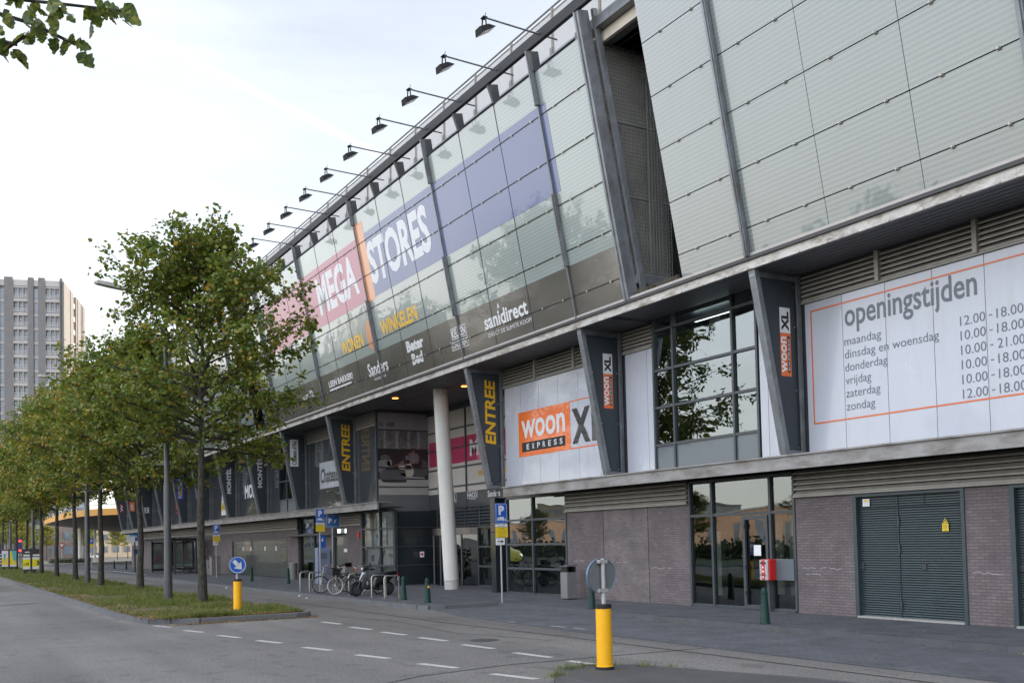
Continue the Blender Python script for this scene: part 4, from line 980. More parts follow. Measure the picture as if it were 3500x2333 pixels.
# ---------------------------------------------------------------- grass and litter
rng=np.random.default_rng(5)
def in_med(x,y): return (x>5.06+.25*np.exp(-(y-28)/1.2)*1.6)&(x<9.35)&(y>27.75)
def blades(cx_,cy_,hh,ww,name,m,z=.13):
    n=len(cx_); a=rng.uniform(0,2*np.pi,n); ln=rng.normal(0,.5,(n,2))*hh[:,None]
    dx=np.cos(a)*ww; dy=np.sin(a)*ww
    V=np.zeros((n*3,3)); V[0::3]=np.c_[cx_-dx,cy_-dy,np.full(n,z)]; V[1::3]=np.c_[cx_+dx,cy_+dy,np.full(n,z)]; V[2::3]=np.c_[cx_+ln[:,0],cy_+ln[:,1],z+hh]
    me=bpy.data.meshes.new(name); me.vertices.add(n*3); me.vertices.foreach_set('co',V.ravel()); me.loops.add(n*3); me.loops.foreach_set('vertex_index',np.arange(n*3)); me.polygons.add(n); me.polygons.foreach_set('loop_start',np.arange(0,n*3,3)); me.polygons.foreach_set('loop_total',np.full(n,3)); me.materials.append(m); me.update(calc_edges=True)
    o=bpy.data.objects.new(name,me); COL.objects.link(o); return o
grass_m=rand_mat('grass_blade',[(0,(.075,.14,.018)),(.5,(.12,.18,.028)),(.74,(.19,.20,.05)),(.9,(.27,.21,.09)),(1,(.30,.19,.09))],.7,.3)
n=130000; y=27.7+np.abs(rng.random(n)**2.2)*110; x=rng.uniform(4.95,9.45,n)
pat=np.sin(x*2.1+y*.7)+np.sin(x*1.3-y*1.9+2)+np.sin(y*.55); k=in_med(x,y)&(rng.random(n)<np.clip(.62+.36*pat,.10,1)*np.where((x<5.9)&(np.sin(y*1.7)+np.sin(y*.63+1)>-.3),.35,1)*np.where(y<28.6,.55,1))
x,y,pat=x[k],y[k],pat[k]; far=np.clip((y-28)/50,0,1.5)
hh=rng.uniform(.04,.15,len(x))*(1+.35*np.clip(pat,-1,1.4))*np.where(x<6.2,.75,1.15)
stuff(blades(x,y,hh,.006+.012*far+rng.uniform(0,.004,len(x)),'grass',grass_m))
# tufts at island tip, kerb foot weeds
tx=[];ty=[]
for (cx_,cy_,r_,n_) in ((7.75,12.0,.16,90),(8.3,12.5,.25,110),(8.95,12.45,.25,130),(9.35,12.0,.16,60),(13.0,29.3,.12,60),(13.0,27.9,.1,40),(8.6,12.62,.3,60),(9.6,11.7,.2,30)):
    tx+=list(cx_+rng.normal(0,r_*.5,n_)); ty+=list(cy_+rng.normal(0,r_*.4,n_))
tx=np.array(tx); ty=np.array(ty); stuff(blades(tx,ty,rng.uniform(.04,.15,len(tx)),np.full(len(tx),.006),'weed_tufts',grass_m,.08))
leaf_brown=rand_mat('fallen_leaf_colour',[(0,(.22,.09,.025)),(.5,(.30,.15,.04)),(.8,(.20,.17,.05)),(1,(.42,.26,.06))],.7,0)
def litter(px,py,pz,sz):
    n=len(px); a=rng.uniform(0,2*np.pi,n); b=MB(); ca,sa=np.cos(a),np.sin(a)
    for i in range(n):
        s=sz[i]; c,d=ca[i]*s,sa[i]*s; t=rng.uniform(-.4,.6)*s
        b.poly([(px[i]-c,py[i]-d,pz[i]),(px[i]+d*.5,py[i]-c*.5,pz[i]+abs(t)*.4),(px[i]+c,py[i]+d,pz[i]+abs(t)),(px[i]-d*.5,py[i]+c*.5,pz[i]+.01)])
    return b
n=2600; lx=rng.uniform(5.3,9.6,n); ly=27.35-np.abs(rng.normal(0,.09,n))-.06; lz=np.full(n,.008); sel=rng.random(n)<np.clip((lx-5.3)/2.2,.05,1)
l2x=rng.uniform(5.1,9.4,3200); l2y=27.7+rng.random(3200)**1.6*26; l2z=np.full(3200,.16)
l5y=np.r_[28+rng.random(1600)*45,27.6+rng.random(1000)*1.6]; l5x=np.r_[5.05+np.abs(rng.normal(0,.35,1600)),rng.uniform(5.6,9.3,1000)]; l5z=np.full(2600,.145)
l3x=rng.uniform(12.6,18,260); l3y=rng.uniform(9,34,260); l3z=np.where((l3x>15.5),.125,np.where(l3y>27.3,.13,.011))
l4x=15.3+rng.normal(0,.1,240); l4y=rng.uniform(9,26.8,240); l4z=np.full(240,.012)
b=litter(np.r_[lx[sel],l2x,l5x,l3x,l4x],np.r_[ly[sel],l2y,l5y,l3y,l4y],np.r_[lz[sel],l2z,l5z,l3z,l4z],np.r_[rng.uniform(.025,.05,sel.sum()),rng.uniform(.03,.06,3200),rng.uniform(.03,.065,2600),rng.uniform(.015,.03,260),rng.uniform(.015,.035,240)])
stuff(b.obj('fallen_leaves',leaf_brown))
b=MB()
for (x,y,z) in ((12.75,38.2,.02),(12.4,36.3,.01),(12.7,49,.02)): b.tube([(x-.04,y,z),(x,y+.03,z+.02),(x+.04,y-.02,z+.01)],[.015,.03,.01],6)
stuff(b.obj('paper_litter',white_m))

# ---------------------------------------------------------------- trees
leaf_m=rand_mat('linden_leaf',[(0,(0.070,0.124,0.016)),(.35,(0.132,0.194,0.022)),(.72,(0.194,0.232,0.031)),(.93,(0.279,0.240,0.040)),(.985,(0.465,0.295,0.040)),(1,(0.600,0.310,0.046))],.5,.38)
leaf_m2=rand_mat('linden_leaf_yellowing',[(0,(0.093,0.136,0.016)),(.3,(0.163,0.209,0.025)),(.65,(0.248,0.240,0.034)),(.93,(0.357,0.264,0.040)),(1,(0.558,0.295,0.046))],.5,.38)
bark=M('tree_bark',(.035,.031,.026),.9,0,.45,9,.8,30,dirt=(.10,.10,.075),dscale=(14,14,5))
class Leaves:
    def __init__(s): s.P=[];s.D=[];s.S=[]
    def mesh(s,name,m,seed):
        r=np.random.default_rng(seed); P=np.array(s.P); D=np.array(s.D); sz=np.array(s.S)[:,None]; n=len(P)
        D=D/np.linalg.norm(D,axis=1)[:,None]
        nr=r.normal(0,.55,(n,3))+np.array([0,0,.8]); nr-=D*(nr*D).sum(1)[:,None]; nr/=np.linalg.norm(nr,axis=1)[:,None]+1e-9
        sd=np.cross(D,nr)
        fold=r.uniform(.05,.35,(n,1)); 
        q=[P,P+D*sz*.30+sd*sz*.44+nr*sz*fold*.5,P+D*sz*.75+sd*sz*.33+nr*sz*fold*.4,P+D*sz*1.08,P+D*sz*.72-sd*sz*.35+nr*sz*fold*.4,P+D*sz*.28-sd*sz*.44+nr*sz*fold*.5]
        V=np.stack(q,1).reshape(-1,3)
        me=bpy.data.meshes.new(name); N6=n*6; me.vertices.add(N6); me.vertices.foreach_set('co',V.ravel())
        idx=(np.arange(n)[:,None]*6+np.array([0,1,2,3,0,3,4,5])[None]).ravel()
        me.loops.add(n*8); me.loops.foreach_set('vertex_index',idx); me.polygons.add(n*2); me.polygons.foreach_set('loop_start',np.arange(0,n*8,4)); me.polygons.foreach_set('loop_total',np.full(n*2,4)); me.materials.append(m); me.update(calc_edges=True)
        return me
def tree_meshes(seed,H=13.4,clear=4.9,cr=3.5,nl=34,lpt=22,m=leaf_m,lsz=.115,tw=9,shape=None):
    rnd=random.Random(seed); tb=MB(); lb=MB(); LV=Leaves()
    pts=[];rad=[]
    for i in range(12):
        t=i/11; z=t*H*.93; pts.append((rnd.gauss(0,.05)*(i>1),rnd.gauss(0,.05)*(i>1),z)); rad.append(.148*(1-t)**.8*(1.22 if i==0 else 1)+.012)
    tb.tube(pts,rad,10)
    def tp(z):
        f=z/(H*.93)*11; i=min(10,int(f)); a=Vector(pts[i]); c=Vector(pts[i+1]); return a+(c-a)*(f-i)
    for i in range(nl):
        t=(i+.5)/nl; z=clear+(H*.9-clear)*t**1.05; az=i*2.399+rnd.uniform(-.4,.4)
        prof=(math.sin(math.pi*min(1,(t*.78+.22)))**.75)*(1-.25*t) if shape is None else shape(t)
        ln=cr*prof*rnd.uniform(.72,1.12)+.25; el=R((7 if shape else 14)+46*t+rnd.uniform(-10,14))
        d=Vector((math.cos(az)*math.cos(el),math.sin(az)*math.cos(el),math.sin(el))); p=tp(z); lp=[p]; rr=[.055*(1-t*.6)]
        ns=7
        for k in range(ns):
            d=(d+Vector((rnd.gauss(0,.11),rnd.gauss(0,.11),rnd.gauss(.0,.09)-.015*(t<.4)+.02))).normalized(); p=p+d*ln/ns; lp.append(p); rr.append(rr[0]*(1-(k+1)/ns)+.006)
        lb.tube(lp,rr,5,False)
        for k in range(tw):
            f=.22+.78*(k+rnd.random())/tw; j=min(ns-1,int(f*ns)); a=lp[j]+(lp[j+1]-lp[j])*(f*ns-j if f<1 else .99); dd=(lp[j+1]-lp[j]).normalized()
            tdv=(dd*rnd.uniform(.25,.8)+Vector((rnd.gauss(0,.6),rnd.gauss(0,.6),rnd.gauss(.08,.45)))).normalized()
            tl_=rnd.uniform(.45,1.15)*(1.15-.45*f)*(.8+cr*.07); e=a+tdv*tl_*.55+Vector((0,0,.04)); e2=a+tdv*tl_+Vector((0,0,-.10*tl_))
            lb.tube([a,e,e2],[.013,.009,.004],3,False)
            for q in range(lpt):
                g=rnd.random()**.75; c=(a+(e-a)*g*2) if g<.5 else (e+(e2-e)*(g*2-1))
                c=c+Vector((rnd.gauss(0,.13),rnd.gauss(0,.13),rnd.gauss(-.03,.11)))
                ld=tdv*.5+Vector((rnd.gauss(0,.55),rnd.gauss(0,.55),rnd.gauss(-.45,.4)))
                LV.P.append(tuple(c)); LV.D.append(tuple(ld)); LV.S.append(lsz*rnd.uniform(.65,1.25))
    return tb,lb,LV.mesh('crown',m,seed)
def place_tree(label,loc,rz,proto=None,seed=1,group=None,scale=1,**kw):
    if proto is None:
        t=thing('lime_tree',label,'tree',loc,rz,group); tb,lb,me=tree_meshes(seed,**kw)
        tb.obj('trunk',bark,t,world=False,smooth=True); lb.obj('branches',bark,t,world=False,smooth=True)
        o=bpy.data.objects.new('crown',me); COL.objects.link(o); o.parent=t; t.scale=(scale,)*3; return t
    t=dup(proto,loc,rz,label,group,scale); return t
GT='lime trees along the median'
wide=lambda t:float(np.interp(t,[0,.2,.45,.7,.88,1],[.86,1.0,.98,.80,.52,.25]))*.93
tA=place_tree('nearest lime tree on the median, beside blue arrow bollard',(8.3,35.2,.1),.6,None,11,GT,.965,nl=66,lpt=27,tw=13,cr=4.9,lsz=.145,clear=5.5,shape=wide)
tBk=place_tree('second lime tree along the median, just past the near lamp post',(8.6,48.4,.1),2.1,None,23,GT,.97,H=12.6,cr=4.6,lpt=26,tw=13,nl=54,clear=5.0,lsz=.16)
tCk=place_tree('third lime tree along the median, yellower crown',(7.95,55.7,.1),.3,None,37,GT,.97,H=12.4,cr=4.6,lpt=26,tw=13,nl=54,clear=4.9,m=leaf_m2,lsz=.16)
ordn=['fourth','fifth','sixth','seventh','eighth','ninth','tenth']
for i,(x,y) in enumerate(((8.2,68.0),(8.1,77.2),(8.1,87.8),(8.05,99.8),(7.95,110.8),(8.1,122),(8.1,133))):
    dup([tBk,tCk,tA][i%3],(x,y,.1),1.1+i*1.7,'%s lime tree back along the median row'%ordn[i] if i<6 else 'farthest lime tree of the median row',GT,random.uniform(.92,1.02))
# tree overhanging the camera's left, and the row on the far side of the road that the glass mirrors
for i,y in enumerate((-22,-10,2,24,36,48,60,72,84)):
    dup([tA,tBk,tCk][i%3],(-15.5+((i*7)%5-2)*.3,y,.02),i*1.3,'lime tree on opposite pavement mirrored in the glass','lime trees on opposite pavement',(.40 if y>55 else .56 if y>45 else random.uniform(.70,.78)))
for i,(x,y) in enumerate(((8.5,-7),(8.5,-18))): dup(tBk,(x,y,.1),i*2.0,'lime tree on opposite pavement mirrored in the glass','lime trees on opposite pavement')
# the overhanging branch with big leaves
OT=thing('overhanging_tree','branch with large ragged green leaves reaching in at top left corner','tree',(-3.6,7.2,0))
b=MB(); b.tube([(-3.6,7.2,0),(-3.55,7.2,3),(-3.5,7.15,6),(-3.4,7.2,9)],[.16,.13,.11,.05],10); b.obj('trunk',bark,OT,smooth=True)
random.seed(9); b=MB(); bl=MB()
def raggedleaf(p,d,s):
    d=Vector(d).normalized(); n_=Vector((random.gauss(0,.5),random.gauss(0,.7)-.5,random.gauss(0,.5))); n_=(n_-d*n_.dot(d)).normalized(); sd=d.cross(n_)
    prof=[(0,0),(.10,.22),(.22,.40),(.34,.34),(.45,.46),(.58,.33),(.70,.36),(.82,.2),(.92,.16),(1,0)]
    pts=[Vector(p)+d*s*u+sd*s*v*random.uniform(.7,1.1)+n_*s*abs(v)*.25 for u,v in prof]+[Vector(p)+d*s*u-sd*s*v*random.uniform(.65,1.1)+n_*s*abs(v)*.25 for u,v in reversed(prof[1:-1])]
    mid_=[Vector(p)+d*s*u for u,v in prof]; nL=len(prof)
    for i in range(nL-1):
        bl.poly([mid_[i],mid_[i+1],pts[i+1],pts[i]] if 0<i<nL-2 else ([mid_[0],mid_[1],pts[1]] if i==0 else [mid_[i],mid_[i+1],pts[i]]))
    low=[pts[0]]+list(reversed(pts[nL:]))+[pts[nL-1]]
    for i in range(nL-1): bl.poly([mid_[i+1],mid_[i],low[i],low[i+1]] if 0<i<nL-2 else ([mid_[1],mid_[0],low[1]] if i==0 else [mid_[i+1],mid_[i],low[i]]))
tw_=[[(-3.4,7.2,6.2),(-1.8,6.8,5.9),(-.6,6.5,5.55),(.3,6.3,5.22),(.75,6.25,5.26),(1.02,6.2,5.27)],[(-1.8,6.8,5.9),(-.3,6.5,5.45),(.2,6.4,5.2),(.55,6.3,5.12),(.78,6.3,5.05)],[(-.6,6.5,5.55),(.0,6.3,5.1),(.3,6.2,4.93),(.46,6.2,4.93)],[(-.3,6.5,5.45),(.1,6.3,4.98),(.35,6.25,4.86),(.5,6.2,4.99)],[(.0,6.3,5.3),(.4,6.35,5.42),(.8,6.3,5.42)]]
for k,tp_ in enumerate(tw_):
    b.tube(tp_,[.03/(1+i*.9)+.003 for i in range(len(tp_))],5,False)
    if k==3: continue
    for i in range(1,len(tp_)-1):
        for j in range(13 if k<2 else 9):
            f=random.random(); p=Vector(tp_[i])+(Vector(tp_[i+1])-Vector(tp_[i]))*f
            raggedleaf(p+Vector((random.gauss(0,.02),random.gauss(0,.08),-.01)),(random.uniform(-.2,.9),random.gauss(0,.5),random.uniform(-1.0,.25)),random.uniform(.065,.13))
for p,d,s in (((1.0,6.2,5.27),(1,.0,-.45),.15),((.86,6.25,5.27),(.5,0,-1),.12),((.92,6.22,5.30),(1,.2,-.25),.13)): raggedleaf(p,d,s)
b.obj('branch',bark,OT,smooth=True)
big_leaf=rand_mat('large_leaf',[(0,(0.054,0.090,0.018)),(.5,(0.108,0.162,0.026)),(.8,(0.180,0.216,0.033)),(1,(0.342,0.306,0.045))],.45,.35); bl.obj('leaves',M('large_leaf',(0,0,0)),OT)

# ---------------------------------------------------------------- lamp posts
lp_m=M('lamp_post_grey',(.075,.078,.085),.5,.3,.25,4,dirt=(.12,.125,.125),dscale=(5,5,1.2)); lh_m=M('lamp_head_grey',(.34,.335,.31),.5,.1,.15,4)
LP=thing('lamp_post','nearest tall double-armed lamp post standing in median grass','lamp post',(7.6,37.4,.1),0,'double lamp posts on the median')
b=MB(); b.tube([(0,0,0),(0,0,.9),(0,0,1.0),(0,0,4.2),(0,0,4.3),(0,0,10.9)],[.155,.15,.135,.12,.10,.06],14); b.obj('post',lp_m,LP,world=False,smooth=True)
for s in (-1,1):
    b=MB(); b.tube([(0,0,10.8),(s*.5,0,11.0),(s*1.5,0,11.22)],[.05,.045,.04],8); b.obj('arm',lp_m,LP,world=False)
    b=MB(); pr=[(1.35,.03),(1.5,.13),(1.9,.17),(2.3,.15),(2.42,.05)]
    for (x0,h0),(x1,h1) in zip(pr,pr[1:]):
        z=lambda x:11.2+(x-1.35)*.14
        b.hexa([(s*x0,-h0,z(x0)-.03),(s*x0,h0,z(x0)-.03),(s*x0,h0*.7,z(x0)+h0*.7),(s*x0,-h0*.7,z(x0)+h0*.7)],[(s*x1,-h1,z(x1)-.03),(s*x1,h1,z(x1)-.03),(s*x1,h1*.7,z(x1)+h1*.7),(s*x1,-h1*.7,z(x1)+h1*.7)])
    b.obj('lamp_head',lh_m,LP,world=False)
for y,lab in ((58.9,'second double-armed lamp post along the median among tree trunks'),(90.5,'third double-armed lamp post, carrying the nearer poster boards'),(115.2,'farthest double-armed lamp post, carrying the farther poster boards')): dup(LP,(7.72,y,.1),0,lab)
# poster boards
def boards(x,y,label,kind):
    t=thing('poster_boards',label,'advertising board',(x,y,.55),0,'poster boards on lamp posts')
    cols={'price':[M('ad_dark',(.05,.045,.045),.4,0,.5,6),white_m,M('ad_yellow',(.80,.72,.03),.35,0,.06,4)],'picture':[M('ad_pale',(.72,.66,.74),.4,0,.1,3),M('ad_teal',(.12,.42,.45),.4,0,.1,3),M('ad_gold',(.78,.58,.06),.4,0,.1,3)]}[kind]
    for i,(x0,x1) in enumerate(((-.68,-.12),(.03,.60))):
        b=MB(); b.box(x+x0-.03,x+x1+.03,y-.05,y+.05,.50,2.2); o=b.obj('board',steel_dark,t)
        b=MB(); yy=y-.056
        def r_(mi,u0,u1,z0,z1,o_=0): b.mat(mi); b.poly([(x+x0+(x1-x0)*u0,yy-o_,z0),(x+x0+(x1-x0)*u1,yy-o_,z0),(x+x0+(x1-x0)*u1,yy-o_,z1),(x+x0+(x1-x0)*u0,yy-o_,z1)])
        if kind=='price':
            r_(0,0,1,1.42,2.15); r_(1,0,1,1.45,1.52,.001); r_(1,.08,.95,1.6,1.75,.001); r_(2,0,1,.75,1.42,.0); r_(1,0,1,.55,.75); r_(1,0,1,1.36,1.45,.002)
            if i==0: r_(1,.3,.9,1.9,1.98,.001)
        else:
            if i==0: r_(0,0,1,.72,2.1); r_(2,0,1,.72,1.4,.001); b.mat(1); b.poly([(x+x0+.12,yy-.002,1.8),(x+x0+.25,yy-.002,.95),(x+x0+.4,yy-.002,1.8)])
            else:
                r_(2,0,1,.72,2.1); b.mat(1); b.poly([(x+x0+.1,yy-.002,2.1),(x+x0+.3,yy-.002,1.2),(x+x1,yy-.002,1.0),(x+x1,yy-.002,2.1)])
            r_(0,0,1,.55,.72)
        b.obj('poster',cols,o)
        if kind=='price':
            b=MB(); put_text(b,'3' if i else '1.99',lambda u,v:(x+x0+.08+u+(.22 if i else 0),yy-.004,.86+v),None,.40 if i else .2,.04); b.obj('price',black_ink,o)
    b=MB(); b.box(x-.12,x+.03,y-.06,y+.06,.3,2.25); b.box(x+.05,x+.3,y-.05,y+.05,.12,.5); b.box(x-.62,x-.35,y-.05,y+.05,.12,.5); b.obj('holder',steel_dark,t)
boards(7.60,90.15,'double poster boards in yellow and black with a large price','price'); boards(7.22,109,'double poster boards with teal and golden pictures, farther along median','picture')
t=thing('poster_boards','dark poster board cut by the left picture edge','advertising board',(6.45,113,.5),0,'poster boards on lamp posts'); b=MB(); b.box(6.1,6.85,112.9,113.1,.6,2.2); b.obj('board',M('ad_violet',(.04,.03,.07),.4,0,.1,3),t); b=MB()
for z in (.8,1.1,1.4,1.7): b.box(6.2,6.75,112.89,112.9,z,z+.1)
b.obj('poster',white_m,t)

# ---------------------------------------------------------------- signs on the median and pavement
def yellow_bollard(loc,label,face):
    t=thing('sign_bollard',label,'traffic bollard',loc,0,'yellow sign bollards')
    b=MB(); b.lathe([(.128,0),(.128,.03),(.118,.035),(.1175,.45),(.116,.88)],n=24); b.obj('yellow_post',bol_yel,t,world=False,smooth=True)
    b=MB(); b.lathe([(.001,.945),(.06,.945),(.122,.94),(.122,.878),(.11,.878)],n=24); b.lathe([(.14,0),(.14,-.015),(.135,.02),(.129,.022)],n=24); b.obj('black_cap',black_m,t,world=False,smooth=True)
    b=MB(); b.tube([(0,-.02*face,.93),(0,-.02*face,1.62)],.034,12); 
    for z in (1.12,1.55): b.box(-.09,.06,-.02*face-.04,-.02*face+.04,z,z+.05)
    b.obj('sign_pipe',M('pipe_zinc',(.42,.42,.41),.5,.4,.2,8),t,world=False,smooth=True)
    y=.035*face
    b=MB(); b.lathe([(.25,-.012),(.25,.012),(.262,.02),(.262,-.02),(.25,-.012)],(0,y,1.36),36,axis='y'); b.obj('sign_rim',M('sign_back_blue',(.10,.17,.27),.4,.2,.1,5),t,world=False,smooth=True)
    b=MB(); b.lathe([(.001,-.008),(.25,-.008),(.25,.008),(.001,.008)],(0,y,1.36),36,axis='y'); b.obj('sign_disc',M('sign_back_grey',(.17,.19,.20),.5,.3,.15,5) if face>0 else blue_m,t,world=False)
    return t
# near one: we see its back; far one: its blue face with a white arrow
yellow_bollard((8.71,12.13,.12),'near yellow bollard with the grey back of a round sign',1)
t=yellow_bollard((7.98,29.55,.13),'yellow bollard with blue round sign and white arrow on median tip',-1)
b=MB(); yy=-.05; A=lambda u,v:(u,yy-.004,1.36+v)
ring_=[A(.238*math.cos(k*2*math.pi/36),.238*math.sin(k*2*math.pi/36)) for k in range(36)]; rin=[A(.222*math.cos(k*2*math.pi/36),.222*math.sin(k*2*math.pi/36)) for k in range(36)]
for k in range(36): b.poly([ring_[k],ring_[(k+1)%36],rin[(k+1)%36],rin[k]])
rot=lambda u,v:A(u*math.cos(-.84)-v*math.sin(-.84),u*math.sin(-.84)+v*math.cos(-.84))
b.poly([rot(*p) for p in ((-.17,-.055),(.02,-.055),(.02,.055),(-.17,.055))]); b.poly([rot(*p) for p in ((.0,-.145),(.185,0),(.0,.145))])
b.obj('white_arrow',letter_w,t,world=False)

def parking_sign(x,y,label,h=3.12,arrow=True,small=False):
    t=thing('parking_sign',label,'sign',(x,y,.11),0,'parking signs on poles')
    b=MB(); b.tube([(0,0,0),(0,0,h-.1)],.03,10); b.obj('pole',M('pole_zinc',(.36,.37,.38),.45,.5,.15,6),t,world=False,smooth=True)
    yy=-.045; z1=h-.05; z0=z1-.63; xl,xr=-.2,.22
    b=MB(); b.box(xl,xr,yy,yy+.025,z0,z1); b.obj('blue_plate',blue_m,t,world=False,bevel=.01)
    f=lambda u,v:(xl+u,yy-.004,z0+v)
    b=MB(); put_text(b,'P',lambda u,v:f(u+.11,v+.27),.2,.29,.06)
    strokes(b,f,[((.02,.02),(.40,.02)),((.40,.02),(.40,.61)),((.40,.61),(.02,.61)),((.02,.61),(.02,.02))],.010)
    for p in (((.13,.10),(.30,.10),(.30,.21),(.13,.21)),((.06,.10),(.12,.10),(.12,.19),(.075,.19),(.06,.15)),((.31,.09),(.38,.09),(.35,.17),(.32,.12))): b.poly([f(*q) for q in p])
    for cx_ in (.10,.26): disc(b,f,cx_,.095,.022)
    b.obj('symbol',letter_w,t,world=False)
    b=MB(); b.box(xl,xr,yy,yy+.02,z0-.105,z0-.012); b.obj('text_plate',white_m,t,world=False)
    b=MB(); put_text(b,'ma t/m za',lambda u,v:(xl+.1+u,yy-.003,z0-.05+v),.22,.03); put_text(b,'07.00-19.00 h',lambda u,v:(xl+.07+u,yy-.003,z0-.098+v),.28,.03); b.obj('small_text',black_ink,t,world=False)
    b=MB(); b.box(xl,xr+.01,yy-.002,yy+.02,z0-.43,z0-.115); b.obj('yellow_plate',yellow_m,t,world=False,bevel=.008)
    b=MB(); put_text(b,'LET OP!',lambda u,v:(xl+.12+u,yy-.006,z0-.18+v),.18,.045)
    for i,s_ in enumerate(('maandag t/m zaterdag','na 19.00 h betaald parkeren','en zondag na 13.00 h','betaald parkeren')): put_text(b,s_,lambda u,v:(xl+(.03 if i<2 else .08)+u,yy-.006,z0-.245-.056*i+v),.36 if i<2 else .26,.030)
    b.obj('small_text',M('sign_ink_brown',(.10,.08,.02),.5,0,0),t,world=False)
    if arrow:
        b=MB(); b.box(xl,xr-.1,yy,yy+.02,z0-.66,z0-.44); b.obj('arrow_plate',white_m,t,world=False,bevel=.008)
        b=MB(); g=lambda u,v:(xl+u,yy-.004,z0-.55+v); b.poly([g(.05,-.012),g(.2,-.012),g(.2,.012),g(.05,.012)]); b.poly([g(.19,-.05),g(.27,0),g(.19,.05)]); b.obj('arrow',black_ink,t,world=False)
    return t
parking_sign(15.36,26.7,'loading bay parking sign with arrow plate in front of dark glazed entrance')
parking_sign(15.88,44.5,'loading bay parking sign without arrow plate near the parked bicycles',3.62,False)
parking_sign(15.6,62.5,'loading bay parking sign with arrow plate behind the blue arrow bollard',3.35)
t=thing('payment_sign','square blue parking payment sign with white letter and coin symbol','sign',(17.5,47.2,.12)); b=MB(); b.tube([(0,0,0),(0,0,3.3)],.035,10); b.obj('pole',MATS['pole_zinc'],t,world=False)
b=MB(); b.box(-.34,.36,-.06,-.035,2.74,3.38); b.obj('blue_plate',M('faded_blue',(.035,.14,.42),.4,0,.1,3),t,world=False,bevel=.01)
b=MB(); f=lambda u,v:(-.34+u,-.064,2.74+v); put_text(b,'P',lambda u,v:f(u+.11,v+.2),.2,.25,.06); strokes(b,f,[((.02,.02),(.68,.02)),((.68,.02),(.68,.62)),((.68,.62),(.02,.62)),((.02,.62),(.02,.02))],.012); b.poly([f(.38,.22),f(.46,.22),f(.52,.36),f(.44,.38)]); b.poly([f(.46,.36),f(.58,.42),f(.56,.38)]); put_text(b,'www.parkeren.nl',lambda u,v:f(u+.06,v+.045),.58,.045); put_text(b,'LET OP!',lambda u,v:f(u+.25,v+.54),.2,.035); b.obj('symbol',letter_w,t,world=False)
for (x,y,lab,yel) in ((15.0,86.5,'small blue parking sign above the bus shelter roof',0),(15.9,118,'blue and yellow parking sign near the curved building end',1)):
    t=thing('parking_sign',lab,'sign',(x,y,.12),0,'parking signs on poles'); b=MB(); b.tube([(0,0,0),(0,0,3.1)],.035,8); b.obj('pole',MATS['pole_zinc'],t,world=False)
    b=MB(); b.box(-.22,.22,-.05,-.03,2.55,3.12); b.obj('blue_plate',blue_m,t,world=False); b=MB(); put_text(b,'P',lambda u,v:(-.11+u,-.055,2.68+v),.22,.3,.06); b.obj('symbol',letter_w,t,world=False)
    b=MB(); b.box(-.22,.22,-.05,-.03,2.15,2.5); b.obj('yellow_plate' if yel else 'text_plate',yellow_m if yel else white_m,t,world=False)

# green bollards
GB0=thing('green_bollard','green cast bollard in front of the red post box','bollard',(15.63,15.82,.11),0,'green bollards along the pavement')
b=MB(); b.lathe([(.115,0),(.115,.03),(.105,.05),(.07,.62),(.068,.64),(.078,.65),(.078,.67),(.068,.68),(.066,.72),(.05,.765),(.02,.785),(.001,.788)],n=14); b.obj('body',green_p,GB0,world=False,smooth=True)
b=MB(); b.lathe([(.125,0),(.125,.012),(.105,.014)],n=14); b.obj('base_plate',black_m,GB0,world=False)
for x,y,lab in ((15.7,22.39,'green bollard half hidden behind near yellow bollard'),(13.73,28.61,'green bollard with yellow spot, right of the bike racks near kerb corner'),(13.87,30.74,'green bollard just right of the last steel bike hoop'),(15.6,48.4,'green bollard in front of brick by dark portal'),(15.31,53.83,'green bollard right of the blue arrow sign'),(15.8,95.7,'green bollard below the white bus stop board'),(15.93,103.2,'green bollard at start of curved building end'),(15.95,110.7,'farthest green bollard in the row')):
    dup(GB0,(x,y,.12),0,lab)
b=MB(); b.lathe([(.001,-.004),(.04,-.004),(.04,.0)],(13.73,28.52,.62),10,axis='y')
for o in list(bpy.data.objects):
    if o.get('label','').startswith('green bollard with yellow spot'): q=b.obj('yellow_spot',yellow_m,o)

# red post box on the wall
t=thing('post_box','red letter box with white and red front band beside the glass staff door','post box',(18.05,18.1,.9))
b=MB(); b.box(17.93,18.15,17.93,18.24,.89,1.42); b.obj('red_body',red_m,t,bevel=.025)
b=MB(); b.box(17.87,17.93,17.95,18.23,.90,1.41); b.obj('grey_front',M('box_grey',(.40,.40,.42),.4,0,.1,5),t,bevel=.025)
b=MB(); b.box(17.862,17.87,18.04,18.14,.92,1.40); b.obj('red_band',red_m,t)
b=MB(); b.box(17.855,17.865,18.0,18.18,1.31,1.35); b.box(17.855,17.865,17.99,18.2,1.03,1.045); b.obj('slot',black_ink,t)
b=MB()
for z in (1.2,1.1,.96): b.box(17.854,17.861,18.07,18.11,z,z+.045)
b.obj('label_plate',white_m,t)
b=MB(); b.tube([(18.1,18.14,.1),(18.1,18.14,.95)],.04,10); b.obj('support_post',frame_dk,t)

